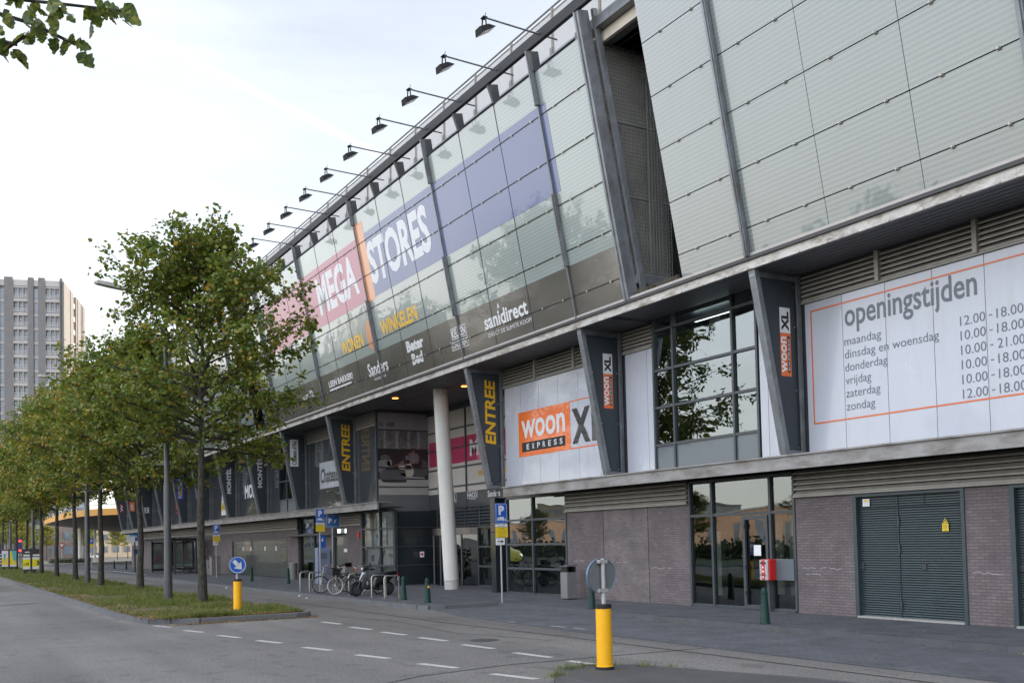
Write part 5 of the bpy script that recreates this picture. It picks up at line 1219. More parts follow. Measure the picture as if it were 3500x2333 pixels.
# litter bins, meter, cabinets
def litter_bin(loc,label,rz=0):
    t=thing('litter_bin',label,'litter bin',loc,rz,'grey litter bins'); b=MB(); b.box(-.19,.19,-.19,.19,.03,.86); b.obj('body',M('bin_grey',(.21,.215,.22),.45,.3,.15,3),t,world=False,bevel=.02)
    b=MB(); b.box(-.17,-.12,-.17,.17,.86,1.03); b.box(.12,.17,-.17,.17,.86,1.03); b.box(-.12,.12,.12,.17,.86,1.03); b.obj('neck',black_m,t,world=False)
    b=MB(); b.hexa([(-.21,-.24,1.03),(.21,-.24,1.06),(.21,.22,1.06),(-.21,.22,1.03)],[(-.21,-.24,1.05),(.21,-.24,1.1),(.21,.22,1.1),(-.21,.22,1.05)]); b.obj('roof_lid',M('bin_lid',(.12,.12,.125),.4,.3,.1,4),t,world=False); return t
litter_bin((17.6,26.35,.12),'grey litter bin with lid against brick wall behind near yellow bollard')
litter_bin((16.7,43.2,.12),'grey litter bin with lid beside scooter before the corner shop window')
t=thing('waste_basket','plain small grey waste basket by the dark portal','litter bin',(17.8,54.3,.12)); b=MB(); b.lathe([(.2,0),(.24,.9),(.22,.9),(.19,.03),(.001,.03)],n=14); b.obj('basket',M('bin_grey',(0,0,0)),t,world=False); b=MB(); b.ring((0,0,0),.235,.015,20,6,'y'); o=b.obj('rim',steel,t,world=False); o.rotation_euler=(R(90),0,0); o.location=(0,0,.9)
t=thing('parking_meter','tall blue grey parking meter behind loading bay sign','parking meter',(16.9,46.9,.12)); b=MB(); b.box(-.37,.30,-.2,.2,0,1.75); b.obj('cabinet',M('meter_grey',(.20,.24,.36),.4,.1,.08,3),t,world=False,bevel=.03); b=MB(); b.box(.30,.36,-.15,.18,.95,1.6); b.obj('payment_hood',black_m,t,world=False); b=MB(); b.box(-.2,.1,-.05,.05,1.75,2.35); b.obj('blue_sign',blue_m,t,world=False); b=MB(); b.box(-.2,-.14,-.056,-.05,1.78,2.3); b.box(-.09,-.02,-.056,-.05,2.05,2.2); b.obj('sign_mark',white_m,t,world=False); b=MB(); b.box(-.2,.12,-.206,-.2,1.2,1.5); b.obj('screen',M('meter_panel',(.12,.14,.2),.3,0,.1,5),t,world=False)
for (x,y,w_,h,m_,lab) in ((16.6,69.6,.55,1.0,M('cabinet_white',(.36,.37,.37),.5,0,.1,3),'low pale utility cabinet left of brown cabinet by the bus shelter'),(17.0,68.5,.6,1.28,M('cabinet_brown',(.19,.17,.165),.5,0,.15,3),'taller brownish utility cabinet against brick wall')):
    t=thing('utility_cabinet',lab,'cabinet',(x,y,.12),0,'utility cabinets'); b=MB(); b.box(-w_/2,w_/2,-.3,.3,0,h-.06); b.obj('body',m_,t,world=False,bevel=.02); b=MB(); b.box(-w_/2-.03,w_/2+.03,-.33,.33,h-.06,h); b.obj('lid',m_,t,world=False); b=MB(); b.box(-.01,.01,-.305,-.3,.1,h-.15); b.box(w_/2-.12,w_/2-.09,-.31,-.3,.5,.62); b.obj('door_seam',black_m,t,world=False)

# bicycle hoops
H0=thing('bike_hoop','steel bike hoop at right end of the rack beside green bollard','bike rack',(13.65,31.84,.12),0,'steel bike hoops')
b=MB(); b.tube([(0,0,0),(0,0,.68),(.02,0,.74),(.07,0,.78),(.47,0,.78),(.52,0,.74),(.54,0,.68),(.54,0,0)],.028,10); b.obj('hoop',steel,H0,world=False,smooth=True)
b=MB(); b.lathe([(.05,0),(.05,.008),(.028,.01)],(0,0,0),12); b.lathe([(.05,0),(.05,.008),(.028,.01)],(.54,0,0),12); b.obj('foot_plate',steel,H0,world=False)
for x,y,lab in ((13.6,32.85,'steel bike hoop in front of the black scooter rear'),(13.65,35.17,'steel bike hoop left of scooter front wheel'),(13.65,36.5,'steel bike hoop behind the white wheeled bicycle'),(13.58,38.1,'steel bike hoop between the two bicycles'),(13.45,39.0,'second steel bike hoop from the left end'),(13.47,40.22,'steel bike hoop at left end of the rack')): dup(H0,(x,y,.12),0,lab)

# bicycles: local +x is forward
def bicycle(loc,rz,label,fm,rimc,tyre_w,crate=False,sad=(.25,.08,.03),lean=0):
    t=thing('bicycle',label,'bicycle',loc,rz,'parked bicycles'); t.rotation_euler=(lean,0,rz)
    for s,x in ((1,.53),(-1,-.53)):
        b=MB(); b.ring((x,0,.335),.322,.021,36,8); w_=b.obj('wheel',tyre_w,t,world=False,smooth=True)
        b=MB(); b.ring((x,0,.335),.298,.012,36,6); b.lathe([(.03,-.04),(.03,.04)],(x,0,.335),10,axis='y')
        for k in range(18):
            a=k*2*math.pi/18; b.bar((x,(.03 if k%2 else -.03),.335),(x+.298*math.cos(a),0,.335+.298*math.sin(a)),.004,.004)
        b.obj('rim',rimc,w_,world=False)
    b=MB(); T=lambda pts,r=.016:b.tube(pts,r,8)
    T([(.53,.05,.335),(.47,.05,.62),(.44,0,.68),(.40,0,.92)]); T([(.53,-.05,.335),(.47,-.05,.62),(.44,0,.68)]); T([(.425,0,.78),(.1,0,.42),(-.08,0,.29)],.02); T([(.41,0,.86),(.12,0,.55),(-.16,0,.5)],.017); T([(-.08,0,.29),(-.20,0,.72),(-.225,0,.88)]); T([(-.53,.05,.335),(-.08,.04,.29)],.011); T([(-.53,-.05,.335),(-.08,-.04,.29)],.011); T([(-.53,.05,.335),(-.19,.03,.68)],.010); T([(-.53,-.05,.335),(-.19,-.03,.68)],.010)
    T([(-.75,.07,.71),(-.22,.07,.71)],.008); T([(-.75,-.07,.71),(-.22,-.07,.71)],.008); T([(-.75,-.07,.71),(-.75,.07,.71)],.008); T([(-.53,.07,.335),(-.6,.07,.71)],.006); T([(-.53,-.07,.335),(-.6,-.07,.71)],.006); b.box(-.2,.0,.045,.06,.22,.36)
    T([(-.1,.1,.3),(-.14,.22,.0)],.01)
    b.obj('frame',fm,t,world=False,smooth=True)
    b=MB()
    for x in (.53,-.53):
        pts=[(x+.355*math.cos(a),0,.335+.355*math.sin(a)) for a in np.linspace(R(15 if x>0 else 20),R(185 if x<0 else 170),14)]
        for p,q in zip(pts,pts[1:]): b.hexa([(p[0],-.025,p[2]),(p[0],.025,p[2]),(p[0]*1.0,.025,p[2]+.004),(p[0],-.025,p[2]+.004)],[(q[0],-.025,q[2]),(q[0],.025,q[2]),(q[0],.025,q[2]+.004),(q[0],-.025,q[2]+.004)])
    b.obj('mudguard',black_m,t,world=False)
    b=MB(); b.tube([(.40,0,.92),(.385,0,1.0)],.012,8); b.tube([(.18,.29,1.06),(.30,.28,1.08),(.40,.17,1.05),(.385,0,1.0),(.40,-.17,1.05),(.30,-.28,1.08),(.18,-.29,1.06)],.012,8); h=b.obj('handlebar',steel,t,world=False,smooth=True)
    b=MB(); b.tube([(.14,.29,1.055),(.27,.285,1.075)],.018,8); b.tube([(.14,-.29,1.055),(.27,-.285,1.075)],.018,8); b.obj('grip',M('grip_brown',(.16,.06,.03),.6,0,.1,8),h,world=False)
    b=MB(); b.tube([(-.36,0,.93),(-.28,0,.94),(-.16,0,.93),(-.05,0,.92)],[.09,.10,.05,.022],12); o=b.obj('saddle',M('saddle_'+('tan' if sad[0]>.1 else 'dark'),sad,.5,0,.1,6),t,world=False,smooth=True); 
    for v in o.data.vertices: v.co.z=.93+(v.co.z-.93)*.42
    b=MB(); b.lathe([(.08,.06),(.085,.06),(.085,.065),(.08,.065)],(-.08,0,.29),16,axis='y'); b.bar((-.08,.09,.29),(.08,.09,.23),.02,.012); b.bar((-.08,-.09,.29),(-.24,-.09,.35),.02,.012); b.box(.04,.13,.09,.18,.22,.245); b.box(-.29,-.2,-.18,-.09,.335,.36); b.obj('crank',steel_dark,t,world=False)
    b=MB(); b.lathe([(.001,0),(.03,.01),(.035,.05),(.001,.055)],(.47,0,.8),10,axis='x'); b.obj('headlight',steel,t,world=False)
    if crate:
        b=MB(); x0,x1,y0,y1,z0,z1=.44,.76,-.2,.2,.75,1.0
        for (a,c) in (((x0,x0+.02),(y0,y1)),((x1-.02,x1),(y0,y1)),((x0,x1),(y0,y0+.02)),((x0,x1),(y1-.02,y1))):
            b.box(a[0],a[1],c[0],c[1],z0+.06,z1)
        b.box(x0,x1,y0,y1,z0,z0+.02); b.box(x0,x1,y0,y1,z0+.03,z0+.055); b.obj('front_crate',M('crate_black',(.018,.02,.025),.5,0,.1,6),t,world=False)
    return t
grey_fr=M('bike_silver',(.30,.30,.31),.35,.5,.1,6); blk_fr=M('bike_black',(.018,.018,.02),.3,0,.1,6,coat=.5); cream_ty=M('tyre_cream',(.62,.60,.54),.6,0,.06,6); ty=M('tyre_black',(.014,.014,.015),.8,0,.1,6)
bicycle((14.0,37.7,.12),R(180)-.12,'silver bicycle with black tyres at left of parked group',grey_fr,steel,ty,False,(.02,.02,.02),.06)
bicycle((14.05,36.35,.12),R(180)+.10,'black bicycle with cream white tyres and black front crate',blk_fr,M('rim_white',(.6,.6,.58),.4,.2,.05,6),cream_ty,True,(.24,.08,.03),-.10)
bicycle((14.35,35.2,.12),R(180)+.12,'dark bicycle half hidden behind the black scooter',blk_fr,steel,ty,False,(.02,.02,.02),.05)

# scooter: local +x forward
SC=thing('motor_scooter','black and silver motor scooter parked among the steel hoops','scooter',(14.2,34.2,.12),R(180)+.05,None)
scb=M('scooter_black',(.010,.011,.013),.35,.0,.1,5,coat=.25,spec=.3); scs=M('scooter_silver',(.30,.32,.36),.25,.6,.1,5,coat=.5)
for x,nm in ((.66,'front'),(-.62,'rear')):
    b=MB(); b.ring((x,0,.25),.19,.062,28,10); w_=b.obj('wheel',ty,SC,world=False,smooth=True); b=MB(); b.lathe([(.14,-.03),(.14,.03)],(x,0,.25),18,axis='y'); b.lathe([(.145,-.04),(.15,-.04),(.15,.04),(.145,.04)],(x,0,.25),18,axis='y'); b.obj('rim',steel_dark,w_,world=False)
def loft(b,secs,n=12):
    """secs: (x, zc, half width, half height)"""
    rings=[[(x,hw*math.copysign(abs(math.cos(a))**.8,math.cos(a)),zc+hh*math.copysign(abs(math.sin(a))**.8,math.sin(a))) for a in [2*math.pi*k/n for k in range(n)]] for x,zc,hw,hh in secs]
    vs=[p for g in rings for p in g]; fs=[(i*n+k,i*n+(k+1)%n,(i+1)*n+(k+1)%n,(i+1)*n+k) for i in range(len(rings)-1) for k in range(n)]; fs+= [tuple(range(n)),tuple(range((len(rings)-1)*n,len(rings)*n))]
    return b._add(vs,fs)
b=MB(); loft(b,[(-.98,.82,.04,.03),(-.85,.74,.11,.09),(-.6,.63,.17,.17),(-.35,.56,.18,.20),(-.12,.50,.16,.22),(-.02,.36,.15,.13)]); b.obj('rear_body',scb,SC,world=False,smooth=True)
b=MB(); loft(b,[(-.95,.86,.08,.03),(-.7,.83,.13,.05),(-.4,.79,.15,.055),(-.1,.75,.12,.05),(-.04,.73,.09,.02)]); b.obj('seat',M('seat_black',(.012,.012,.013),.65,0,.1,5),SC,world=False,smooth=True)
b=MB(); b.hexa([(-.15,-.17,.24),(.40,-.17,.24),(.40,.17,.24),(-.15,.17,.24)],[(-.15,-.16,.33),(.38,-.16,.33),(.38,.16,.33),(-.15,.16,.33)]); b.obj('footboard',scb,SC,world=False,bevel=.02)
b=MB(); b.hexa([(.36,-.18,.25),(.50,-.13,.25),(.50,.13,.25),(.36,.18,.25)],[(.30,-.20,.70),(.52,-.11,.62),(.52,.11,.62),(.30,.20,.70)]); b.hexa([(.30,-.20,.70),(.52,-.11,.62),(.52,.11,.62),(.30,.20,.70)],[(.24,-.10,.95),(.34,-.07,.93),(.34,.07,.93),(.24,.10,.95)]); b.obj('leg_shield',scb,SC,world=False,bevel=.025)
b=MB()
for s in (-1,1): b.hexa([(.50,s*.03,.58),(.56,s*.03,.58),(.50,s*.13,.56),(.44,s*.14,.58)],[(.38,s*.02,.90),(.42,s*.02,.88),(.38,s*.09,.84),(.34,s*.10,.86)])
b.obj('side_flash',scs,SC,world=False)
b=MB(); loft(b,[(.90,.40,.02,.01),(.82,.47,.07,.03),(.66,.51,.085,.03),(.48,.44,.07,.04)]); b.obj('front_mudguard',scb,SC,world=False,smooth=True)
b=MB(); b.tube([(.66,.09,.25),(.56,.09,.5),(.50,.04,.62)],.025,8); b.tube([(.66,-.09,.25),(.56,-.09,.5),(.50,-.04,.62)],.025,8); b.obj('fork',steel_dark,SC,world=False)
b=MB(); loft(b,[(.42,.98,.06,.03),(.34,1.0,.11,.06),(.22,1.01,.1,.05),(.16,1.0,.05,.03)]); b.tube([(.20,-.33,1.0),(.24,-.2,1.01),(.24,.2,1.01),(.20,.33,1.0)],.018,8); hb=b.obj('handlebar',scb,SC,world=False,smooth=True)
for s in (-1,1):
    b=MB(); b.tube([(.26,s*.22,1.02),(.24,s*.30,1.13)],.008,6); b.lathe([(.001,-.01),(.055,-.012),(.06,.01),(.001,.014)],(.24,s*.33,1.17),12,axis='x'); b.obj('mirror',M('mirror_black',(.02,.02,.022),.2,.3,.1,5),hb,world=False)
b=MB(); b.lathe([(.001,.03),(.05,.02),(.065,-.01)],(.42,0,.98),12,axis='x'); b.obj('headlight',M('lens_clear',(.5,.52,.54),.1,.2,0),SC,world=False)
b=MB(); b.box(-1.02,-.97,-.09,.09,.72,.80); b.obj('tail_light',M('tail_red',(.35,.01,.01),.25,0,0),SC,world=False); b=MB(); b.box(-1.06,-1.05,-.07,.07,.5,.66); b.obj('number_plate',white_m,SC,world=False)
b=MB(); b.tube([(-.1,-.12,.25),(-.3,-.16,.22),(-.85,-.18,.33)],[.03,.05,.055],10); b.box(-.6,-.2,-.14,.14,.2,.38); b.obj('engine',steel_dark,SC,world=False); b=MB(); b.tube([(-.1,.1,.24),(-.22,.15,0)],.014,6); b.tube([(-.1,-.1,.24),(-.22,-.15,0)],.014,6); b.obj('stand',steel_dark,SC,world=False)

# bus stop
t=thing('bus_stop_sign','white bus stop board with blue top on dark pole among trees','sign',(14.54,84.1,.12)); b=MB(); b.tube([(0,0,0),(0,0,3.05)],.06,10); b.obj('pole',steel_dark,t,world=False); b=MB(); b.box(-.62,.02,-.06,-.02,2.42,3.0); b.obj('board',white_m,t,world=False); b=MB(); b.box(-.40,.02,-.064,-.06,2.9,3.0); b.obj('blue_strip',M('strip_cyan',(.08,.36,.62),.4,0,.05,4),t,world=False); b=MB(); put_text(b,'Megastores',lambda u,v:(-.58+u,-.065,2.83+v),.36,.06); put_text(b,'21  26',lambda u,v:(-.58+u,-.065,2.7+v),.26,.06); b.obj('route_text',black_ink,t,world=False); b=MB(); b.box(-.1,.42,-.1,-.03,1.45,1.85); b.obj('timetable_case',M('case_blue',(.03,.05,.12),.3,0,.1,4),t,world=False)
t=thing('bus_shelter','dark framed glass bus shelter with flat roof before the brick wall','bus shelter',(16.0,78,.12)); 
b=MB(); b.box(-1.0,1.2,-4.4,4.4,2.42,2.55); b.box(-1.4,1.5,-4.6,4.6,2.55,2.60); b.obj('roof',M('shelter_roof',(.045,.05,.055),.4,.2,.1,3),t,world=False,bevel=.02)
for (x,y) in ((-.5,-4.1),(1.0,-4.1),(-.5,4.1),(1.0,4.1),(1.0,0)):
    b=MB(); b.box(x-.06,x+.06,y-.06,y+.06,0,2.42); b.obj('post',steel_dark,t,world=False)
b=MB(); b.poly([(1.0,-4.0,.2),(1.0,4.0,.2),(1.0,4.0,2.3),(1.0,-4.0,2.3)]); b.obj('rear_pane',glass,t,world=False); b=MB(); b.box(.5,.9,-2.5,2.5,.42,.47); b.box(.65,.75,-2.4,-2.3,0,.42); b.box(.65,.75,2.3,2.4,0,.42); b.obj('bench',steel_dark,t,world=False)
b=MB(); b.box(-.62,.98,3.7,3.85,.1,2.35); o=b.obj('advert_case',black_m,t,world=False); b=MB(); b.mat(0).poly([(-.5,3.69,.3),(.86,3.69,.3),(.86,3.69,2.25),(-.5,3.69,2.25)]); b.mat(1).poly([(-.35,3.685,.9),(-.1,3.685,1.5),(.2,3.685,1.35),(.1,3.685,.8)]); b.mat(2).poly([(-.5,3.686,.3),(.86,3.686,.3),(.86,3.686,.65),(-.5,3.686,.6)]); b.obj('advert',[M('ad_green',(.07,.09,.085),.25,0,.4,3,coat=.5),M('ad_wine',(.14,.05,.07),.3,0,.3,3),M('ad_mint',(.16,.22,.21),.3,0,.2,3)],o,world=False)

# ---------------------------------------------------------------- the big signs on the first floor
OS=thing('opening_hours_sign','white opening hours sign with orange border line and grey lettering','sign',(17.89,13,4))
fx=17.894
b=MB(); f=facade(fx,16.33,0)
for (u0,u1,v0,v1) in ((0,9.5,7.20,7.235),(0,9.5,4.565,4.60),(0,.035,4.6,7.2)): rect(b,f,u0,u1,v0,v1)
b.obj('border_line',M('line_orange',(.62,.13,.03),.35,0,0),OS)
b=MB(); put_text(b,'openingstijden',facade(fx,15.33,6.49),3.28,.70,.014); b.obj('heading',M('heading_grey',(.09,.105,.13),.35,0,0),OS)
b=MB(); lines=[('maandag','12.00 - 18.00'),('dinsdag en woensdag','10.00 - 18.00'),('donderdag','10.00 - 21.00'),('vrijdag','10.00 - 18.00'),('zaterdag','10.00 - 18.00'),('zondag','12.00 - 18.00')]
for i,(a,c) in enumerate(lines):
    z=6.235-.293*i-(.06 if 'g' in a else 0)
    put_text(b,a,facade(fx,15.36,z-.0),{'maandag':1.0,'dinsdag en woensdag':2.42,'donderdag':1.14,'vrijdag':.7,'zaterdag':.93,'zondag':.78}[a],.25,-.004)
    zz=6.115-.293*i
    put_text(b,c.split(' - ')[0],facade(fx,12.45,zz),.55,.19,-.004); put_text(b,'-',facade(fx,11.82,zz+.08),.07,.02); put_text(b,c.split(' - ')[1],facade(fx,11.66,zz),.55,.19,-.004)
b.obj('hours_text',grey_ink,OS)
WX=thing('orange_wall_sign','large orange and white wall sign with thin orange frame lines','sign',(17.89,27,5))
b=MB(); rect(b,facade(fx,29.69,0),0,3.22,4.90,6.45); rect(b,facade(fx,26.47,0),0,2.5,4.90,4.94); rect(b,facade(fx,26.47,0),0,2.5,6.42,6.455); b.obj('orange_field',orange_m,WX)
b=MB(); put_text(b,'woon',facade(fx-.004,29.49,5.51),2.72,.64,.02); strokes(b,facade(fx-.004,26.86,6.2),[((0,0),(.06,0)),((.06,0),(.06,.06)),((.06,.06),(0,.06)),((0,.06),(0,0))],.012); b.obj('word',letter_w,WX)
b=MB(); rect(b,facade(fx-.004,29.47,0),0,2.70,5.06,5.385); b.obj('black_bar',black_ink,WX)
b=MB(); 
for i,c in enumerate('EXPRESS'): put_text(b,c,facade(fx-.008,29.17-.345*i,5.13),.17,.19,.02)
b.obj('small_word',letter_w,WX)
b=MB(); V=facade(fx-.004,26.36,5.06)
for pts in (((0,0),(.28,0),(1.0,1.12),(.72,1.12)),((.72,0),(1.0,0),(.28,1.12),(0,1.12))): b.poly([V(*p) for p in pts]) if pts[0][0]==0 else b.poly([(q[0]-.001,q[1],q[2]) for q in [V(*p) for p in pts]])
b.poly([V(*p) for p in ((1.08,0),(1.75,0),(1.75,.2),(1.32,.2),(1.32,1.12),(1.08,1.12))]); b.obj('large_letters',M('letter_black',(.022,.022,.026),.3,0,0,coat=.4),WX)
t=thing('white_wall_sign','white wall sign with black handwritten lettering on dark cladding','sign',(17.89,49,5)); b=MB(); rect(b,facade(fx,50.03,0),0,4.6,4.92,6.28); b.obj('plate',white_pan,t); b=MB(); put_text(b,"Chateau d'Ax",facade(fx-.004,49.88,5.2),4.3,.78,.02,.1); b.obj('lettering',black_ink,t)
t=thing('white_capitals','big white capitals fixed to the dark cladding between two fins','lettering',(17.89,62,5)); b=MB(); put_text(b,'MONTÈL',facade(fx,64.2,5.06),4.6,1.1,.04); b.obj('lettering',letter_w,t)
t=thing('yellow_wall_sign','yellow wall sign with white base partly hidden by fin','sign',(17.89,69,4.5)); b=MB(); rect(b,facade(fx,70.1,0),0,2.6,4.55,5.15); rect(b,facade(fx,69.4,0),0,.3,5.15,6.3); b.obj('yellow_field',yellow_m,t); b=MB(); rect(b,facade(fx,70.15,0),0,2.7,4.2,4.52); rect(b,facade(fx-.004,69.95,0),0,.5,4.9,6.4); b.obj('white_field',letter_w,t); b=MB(); put_text(b,'GOUDEN',facade(fx-.004,69.95,4.62),2.2,.45,.03); b.obj('lettering',black_ink,t)
t=thing('red_initial','red capital letter with red underline on the dark cladding','lettering',(17.89,84,5)); b=MB(); put_text(b,'N',facade(fx,84.7,5.1),1.3,1.15,.04); rect(b,facade(fx,84.7,0),0,1.5,4.82,4.88); b.obj('lettering',red_m,t)
t=thing('white_panel_sign','tall narrow white sign panel beside far fin on the dark cladding','sign',(17.89,97,5)); b=MB(); rect(b,facade(fx,97.9,0),0,2.2,4.25,6.6); b.obj('plate',letter_w,t); b=MB(); put_text(b,'A',facade(fx-.004,97.4,4.9),.8,.8,.02); b.obj('lettering',black_ink,t)

# ---------------------------------------------------------------- apartment tower at the left
def wallbox(b,o,u,v,u0,u1,v0,v1,z0,z1):
    P=lambda a,c,z:(o[0]+u[0]*a+v[0]*c,o[1]+u[1]*a+v[1]*c,z)
    b.hexa([P(u0,v0,z0),P(u1,v0,z0),P(u1,v1,z0),P(u0,v1,z0)],[P(u0,v0,z1),P(u1,v0,z1),P(u1,v1,z1),P(u0,v1,z1)])
th=R(17); TO=(25.5,230.0); tu=(-math.cos(th),math.sin(th)); tv=(math.sin(th),math.cos(th))   # u along the front, v along the side
TW=thing('apartment_tower','tall apartment tower with grey brick piers and white balcony stacks','building',(25.5,230,0))
pier=M('pier_brick',(.19,.183,.185),.85,0,.12,.6,.1,12); pale=M('tower_pale',(.48,.46,.45),.7,0,.06,.8); side_b=M('tower_side_brick',(.205,.19,.175),.8,0,.08,.5)
wing=M('tower_window',(.16,.20,.25),.12,0,.5,.35,coat=.8); 
px2s=lambda p:.0582*(213-p)
b=MB(); wallbox(b,TO,tu,tv,.3,60,.9,24.6,0,58.4); b.obj('core_wall',pale,TW)
b=MB()
for p0,p1 in ((204,213),(131,154),(96,115),(17,46),(-60,0),(-120,-95),(-260,-180)): wallbox(b,TO,tu,tv,px2s(p1),px2s(p0),0,1.0,0,60)
b.obj('brick_pier',pier,TW)
b=MB(); gl=MB(); rl=MB()
for p0,p1,n in ((154,204,3),(46,96,3),(115,131,1),(1,17,1),(-95,-60,2)):
    a0,a1=px2s(p1)+.02,px2s(p0)-.02
    wallbox(b,TO,tu,tv,a0,a1,.25,.5,58.2,59.5)
    for k in range(20):
        z=58.2-3.0*(k+1)
        if z<1: break
        if n>1:
            wallbox(b,TO,tu,tv,a0,a1,.15,.9,z-.12,z+.25); wallbox(b,TO,tu,tv,a0,a1,.2,.3,z+2.62,z+2.85)
            for j in range(n+1): 
                c=a0+(a1-a0)*j/n; wallbox(b,TO,tu,tv,c-.05,c+.05,.15,.4,z,z+2.9)
            for zz in (.45,.7,1.05): wallbox(rl,TO,tu,tv,a0,a1,.17,.22,z+zz,z+zz+.10)
            wallbox(gl,TO,tu,tv,a0+.05,a1-.05,.80,.88,z+.5,z+2.5)
            for j in range(n):
                c=a0+(a1-a0)*(j+.55)/n; wallbox(b,TO,tu,tv,c-.12,c+.06,.76,.82,z+.3,z+2.5)
        else:
            wallbox(gl,TO,tu,tv,a0+.08,a1-.08,.42,.48,z+.25,z+2.35); wallbox(b,TO,tu,tv,a0,a1,.4,.9,z-.55,z+.2); wallbox(b,TO,tu,tv,a0,a1,.38,.46,z+1.2,z+1.28)
b.obj('balcony_frame',pale,TW); gl.obj('tower_glazing',wing,TW); rl.obj('balcony_rail',M('rail_white',(.55,.56,.57),.6,0,.05,1),TW)
b=MB(); s2=MB()
for v0,v1 in ((0.0,6.6),(7.3,10.6),(13.6,14.8),(15.6,19.4),(20.2,21.2),(22.3,24.9)): wallbox(b,TO,tu,tv,-.35,.4,v0,v1,0,59.3)
b.obj('side_pier',side_b,TW)
for k in range(19):
    z=57-3.0*k; wallbox(s2,TO,tu,tv,-.12,.3,10.7,13.5,z-.5,z+.5); wallbox(s2,TO,tu,tv,-.12,.3,6.7,7.2,z-.5,z+.3)
s2.obj('side_balcony',pale,TW)
t=thing('distant_block','pale distant flat block just right of the apartment tower','building',(36,300,0)); b=MB(); b.box(34.5,40,300,330,0,62); b.obj('wall',M('distant_pale',(.40,.42,.44),.8,0,.1,.3),t); b=MB()
for z in np.arange(6,62,4): b.box(35,39.6,299.8,300,z,z+1.6)
b.obj('window_band',wing,t)

# ---------------------------------------------------------------- canopy and far street
CA=thing('station_canopy','orange edged flat canopy on round white columns at far building end','canopy',(18,150,0))
edge=[(15.9,168),(15.55,160),(15.4,148),(15.5,138),(16.1,130),(17.4,125),(20,121.5),(26,120)]
b=MB(); 
for p,q in zip(edge,edge[1:]): b.hexa([(p[0],p[1],5.98),(q[0],q[1],5.98),(q[0]+.15,q[1]+.05,5.98),(p[0]+.15,p[1]+.05,5.98)],[(p[0],p[1],6.75),(q[0],q[1],6.75),(q[0]+.15,q[1]+.05,6.75),(p[0]+.15,p[1]+.05,6.75)])
b.obj('edge_band',M('canopy_orange',(.70,.36,.08),.45,0,.05,.5),CA)
b=MB()
for p,q in zip(edge,edge[1:]): b.poly([(p[0]+.1,p[1],5.95),(q[0]+.1,q[1],5.95),(26,q[1]+2,4.75),(26,p[1]+2,4.75)])
b.poly([(26,q[1]+2,4.75),(26,170,4.75),(60,170,4.75),(60,120,4.75)]); b.obj('soffit',M('canopy_soffit',(.13,.11,.09),.6,.1,.2,.4),CA)
b=MB(); b.poly([(x,y,6.75) for x,y in edge]+[(60,120,6.75),(60,172,6.75),(26,172,6.75)]); b.obj('roof',M('canopy_roof',(.25,.25,.25),.8,0,.1,1),CA)
b=MB()
for p,q in zip(edge,edge[1:]): b.tube([(p[0]+.4,p[1],7.25),(q[0]+.4,q[1],7.25)],.05,6)
for i in range(14): b.tube([(15.95,131+i*2.5,6.7),(15.95,131+i*2.5,7.28)],.03,6)
b.obj('roof_rail',M('rail_white',(0,0,0)),CA)
for i,(x,y,r) in enumerate(((20.4,163,.32),(22.7,165,.16),(28,150,.3),(22.3,128,.2),(31,163,.3))):
    b=MB(); b.tube([(x,y,0),(x,y,5.3)],r,18); b.obj('column',colw,CA,smooth=True)
hedge=rand_mat('hedge_leaf',[(0,(.02,.035,.012)),(.6,(.04,.065,.02)),(1,(.07,.09,.03))],.6,.2)
b=MB(); rnd=random.Random(3)
for i in range(2600):
    g=rnd.randrange(9); c=Vector((16.2+g*.62+rnd.gauss(0,.22),160.6+rnd.gauss(0,.3),.12+abs(rnd.gauss(.25,.2)))); d=Vector((rnd.gauss(0,1),rnd.gauss(0,1),rnd.gauss(0,1))).normalized()*.07; e=d.orthogonal().normalized()*.05
    b.poly([c-d,c+e,c+d,c-e])
h=b.obj('low_hedge',hedge); h['kind']='stuff'
t=thing('yield_sign','red and white triangular yield sign between far tree trunks','sign',(17.6,161,.1)); b=MB(); b.tube([(0,0,0),(0,0,2.9)],.035,8); b.obj('pole',MATS['pole_zinc'],t,world=False); b=MB(); b.slab([(-.5,-.05,2.95),(0,-.05,2.1),(.5,-.05,2.95)],(0,.02,0)); b.obj('red_plate',red_m,t,world=False); b=MB(); b.poly([(-.32,-.056,2.85),(.32,-.056,2.85),(0,-.056,2.32)]); b.obj('white_field',white_m,t,world=False)
for (x,y,lab) in ((11.2,150,'traffic light with two red lamps far down the median'),(10.6,158,'traffic light with one red lamp, far left among trunks')):
    t=thing('traffic_light',lab,'traffic light',(x,y,0)); b=MB(); b.tube([(0,0,0),(0,0,3.6)],.07,8); b.obj('pole',steel_dark,t,world=False); b=MB(); b.box(-.2,.2,-.15,.05,1.7 if x>11 else 2.6,3.7); b.obj('signal_head',M('signal_blue',(.03,.05,.18),.4,0,.1,4),t,world=False)
    for z in ((3.4,2.1) if x>11 else (3.4,)): b=MB(); b.lathe([(.001,-.02),(.15,-.02),(.15,.02)],(0,-.16,z),14,axis='y'); b.obj('red_lamp',M('lamp_red',(1,.03,.02),emit=3,var=0),t,world=False)
WC=thing('parked_car','small white car parked beyond the canopy columns','car',(27.2,197,0),R(80))
b=MB(); loft(b,[(-2.05,.62,.70,.2),(-1.9,.62,.82,.33),(-.9,.62,.85,.38),(.9,.6,.85,.36),(1.7,.55,.8,.30),(2.05,.5,.68,.18)],16); b.obj('body',M('car_white',(.68,.69,.7),.25,.1,.03,2,coat=.8),WC,world=False,smooth=True)
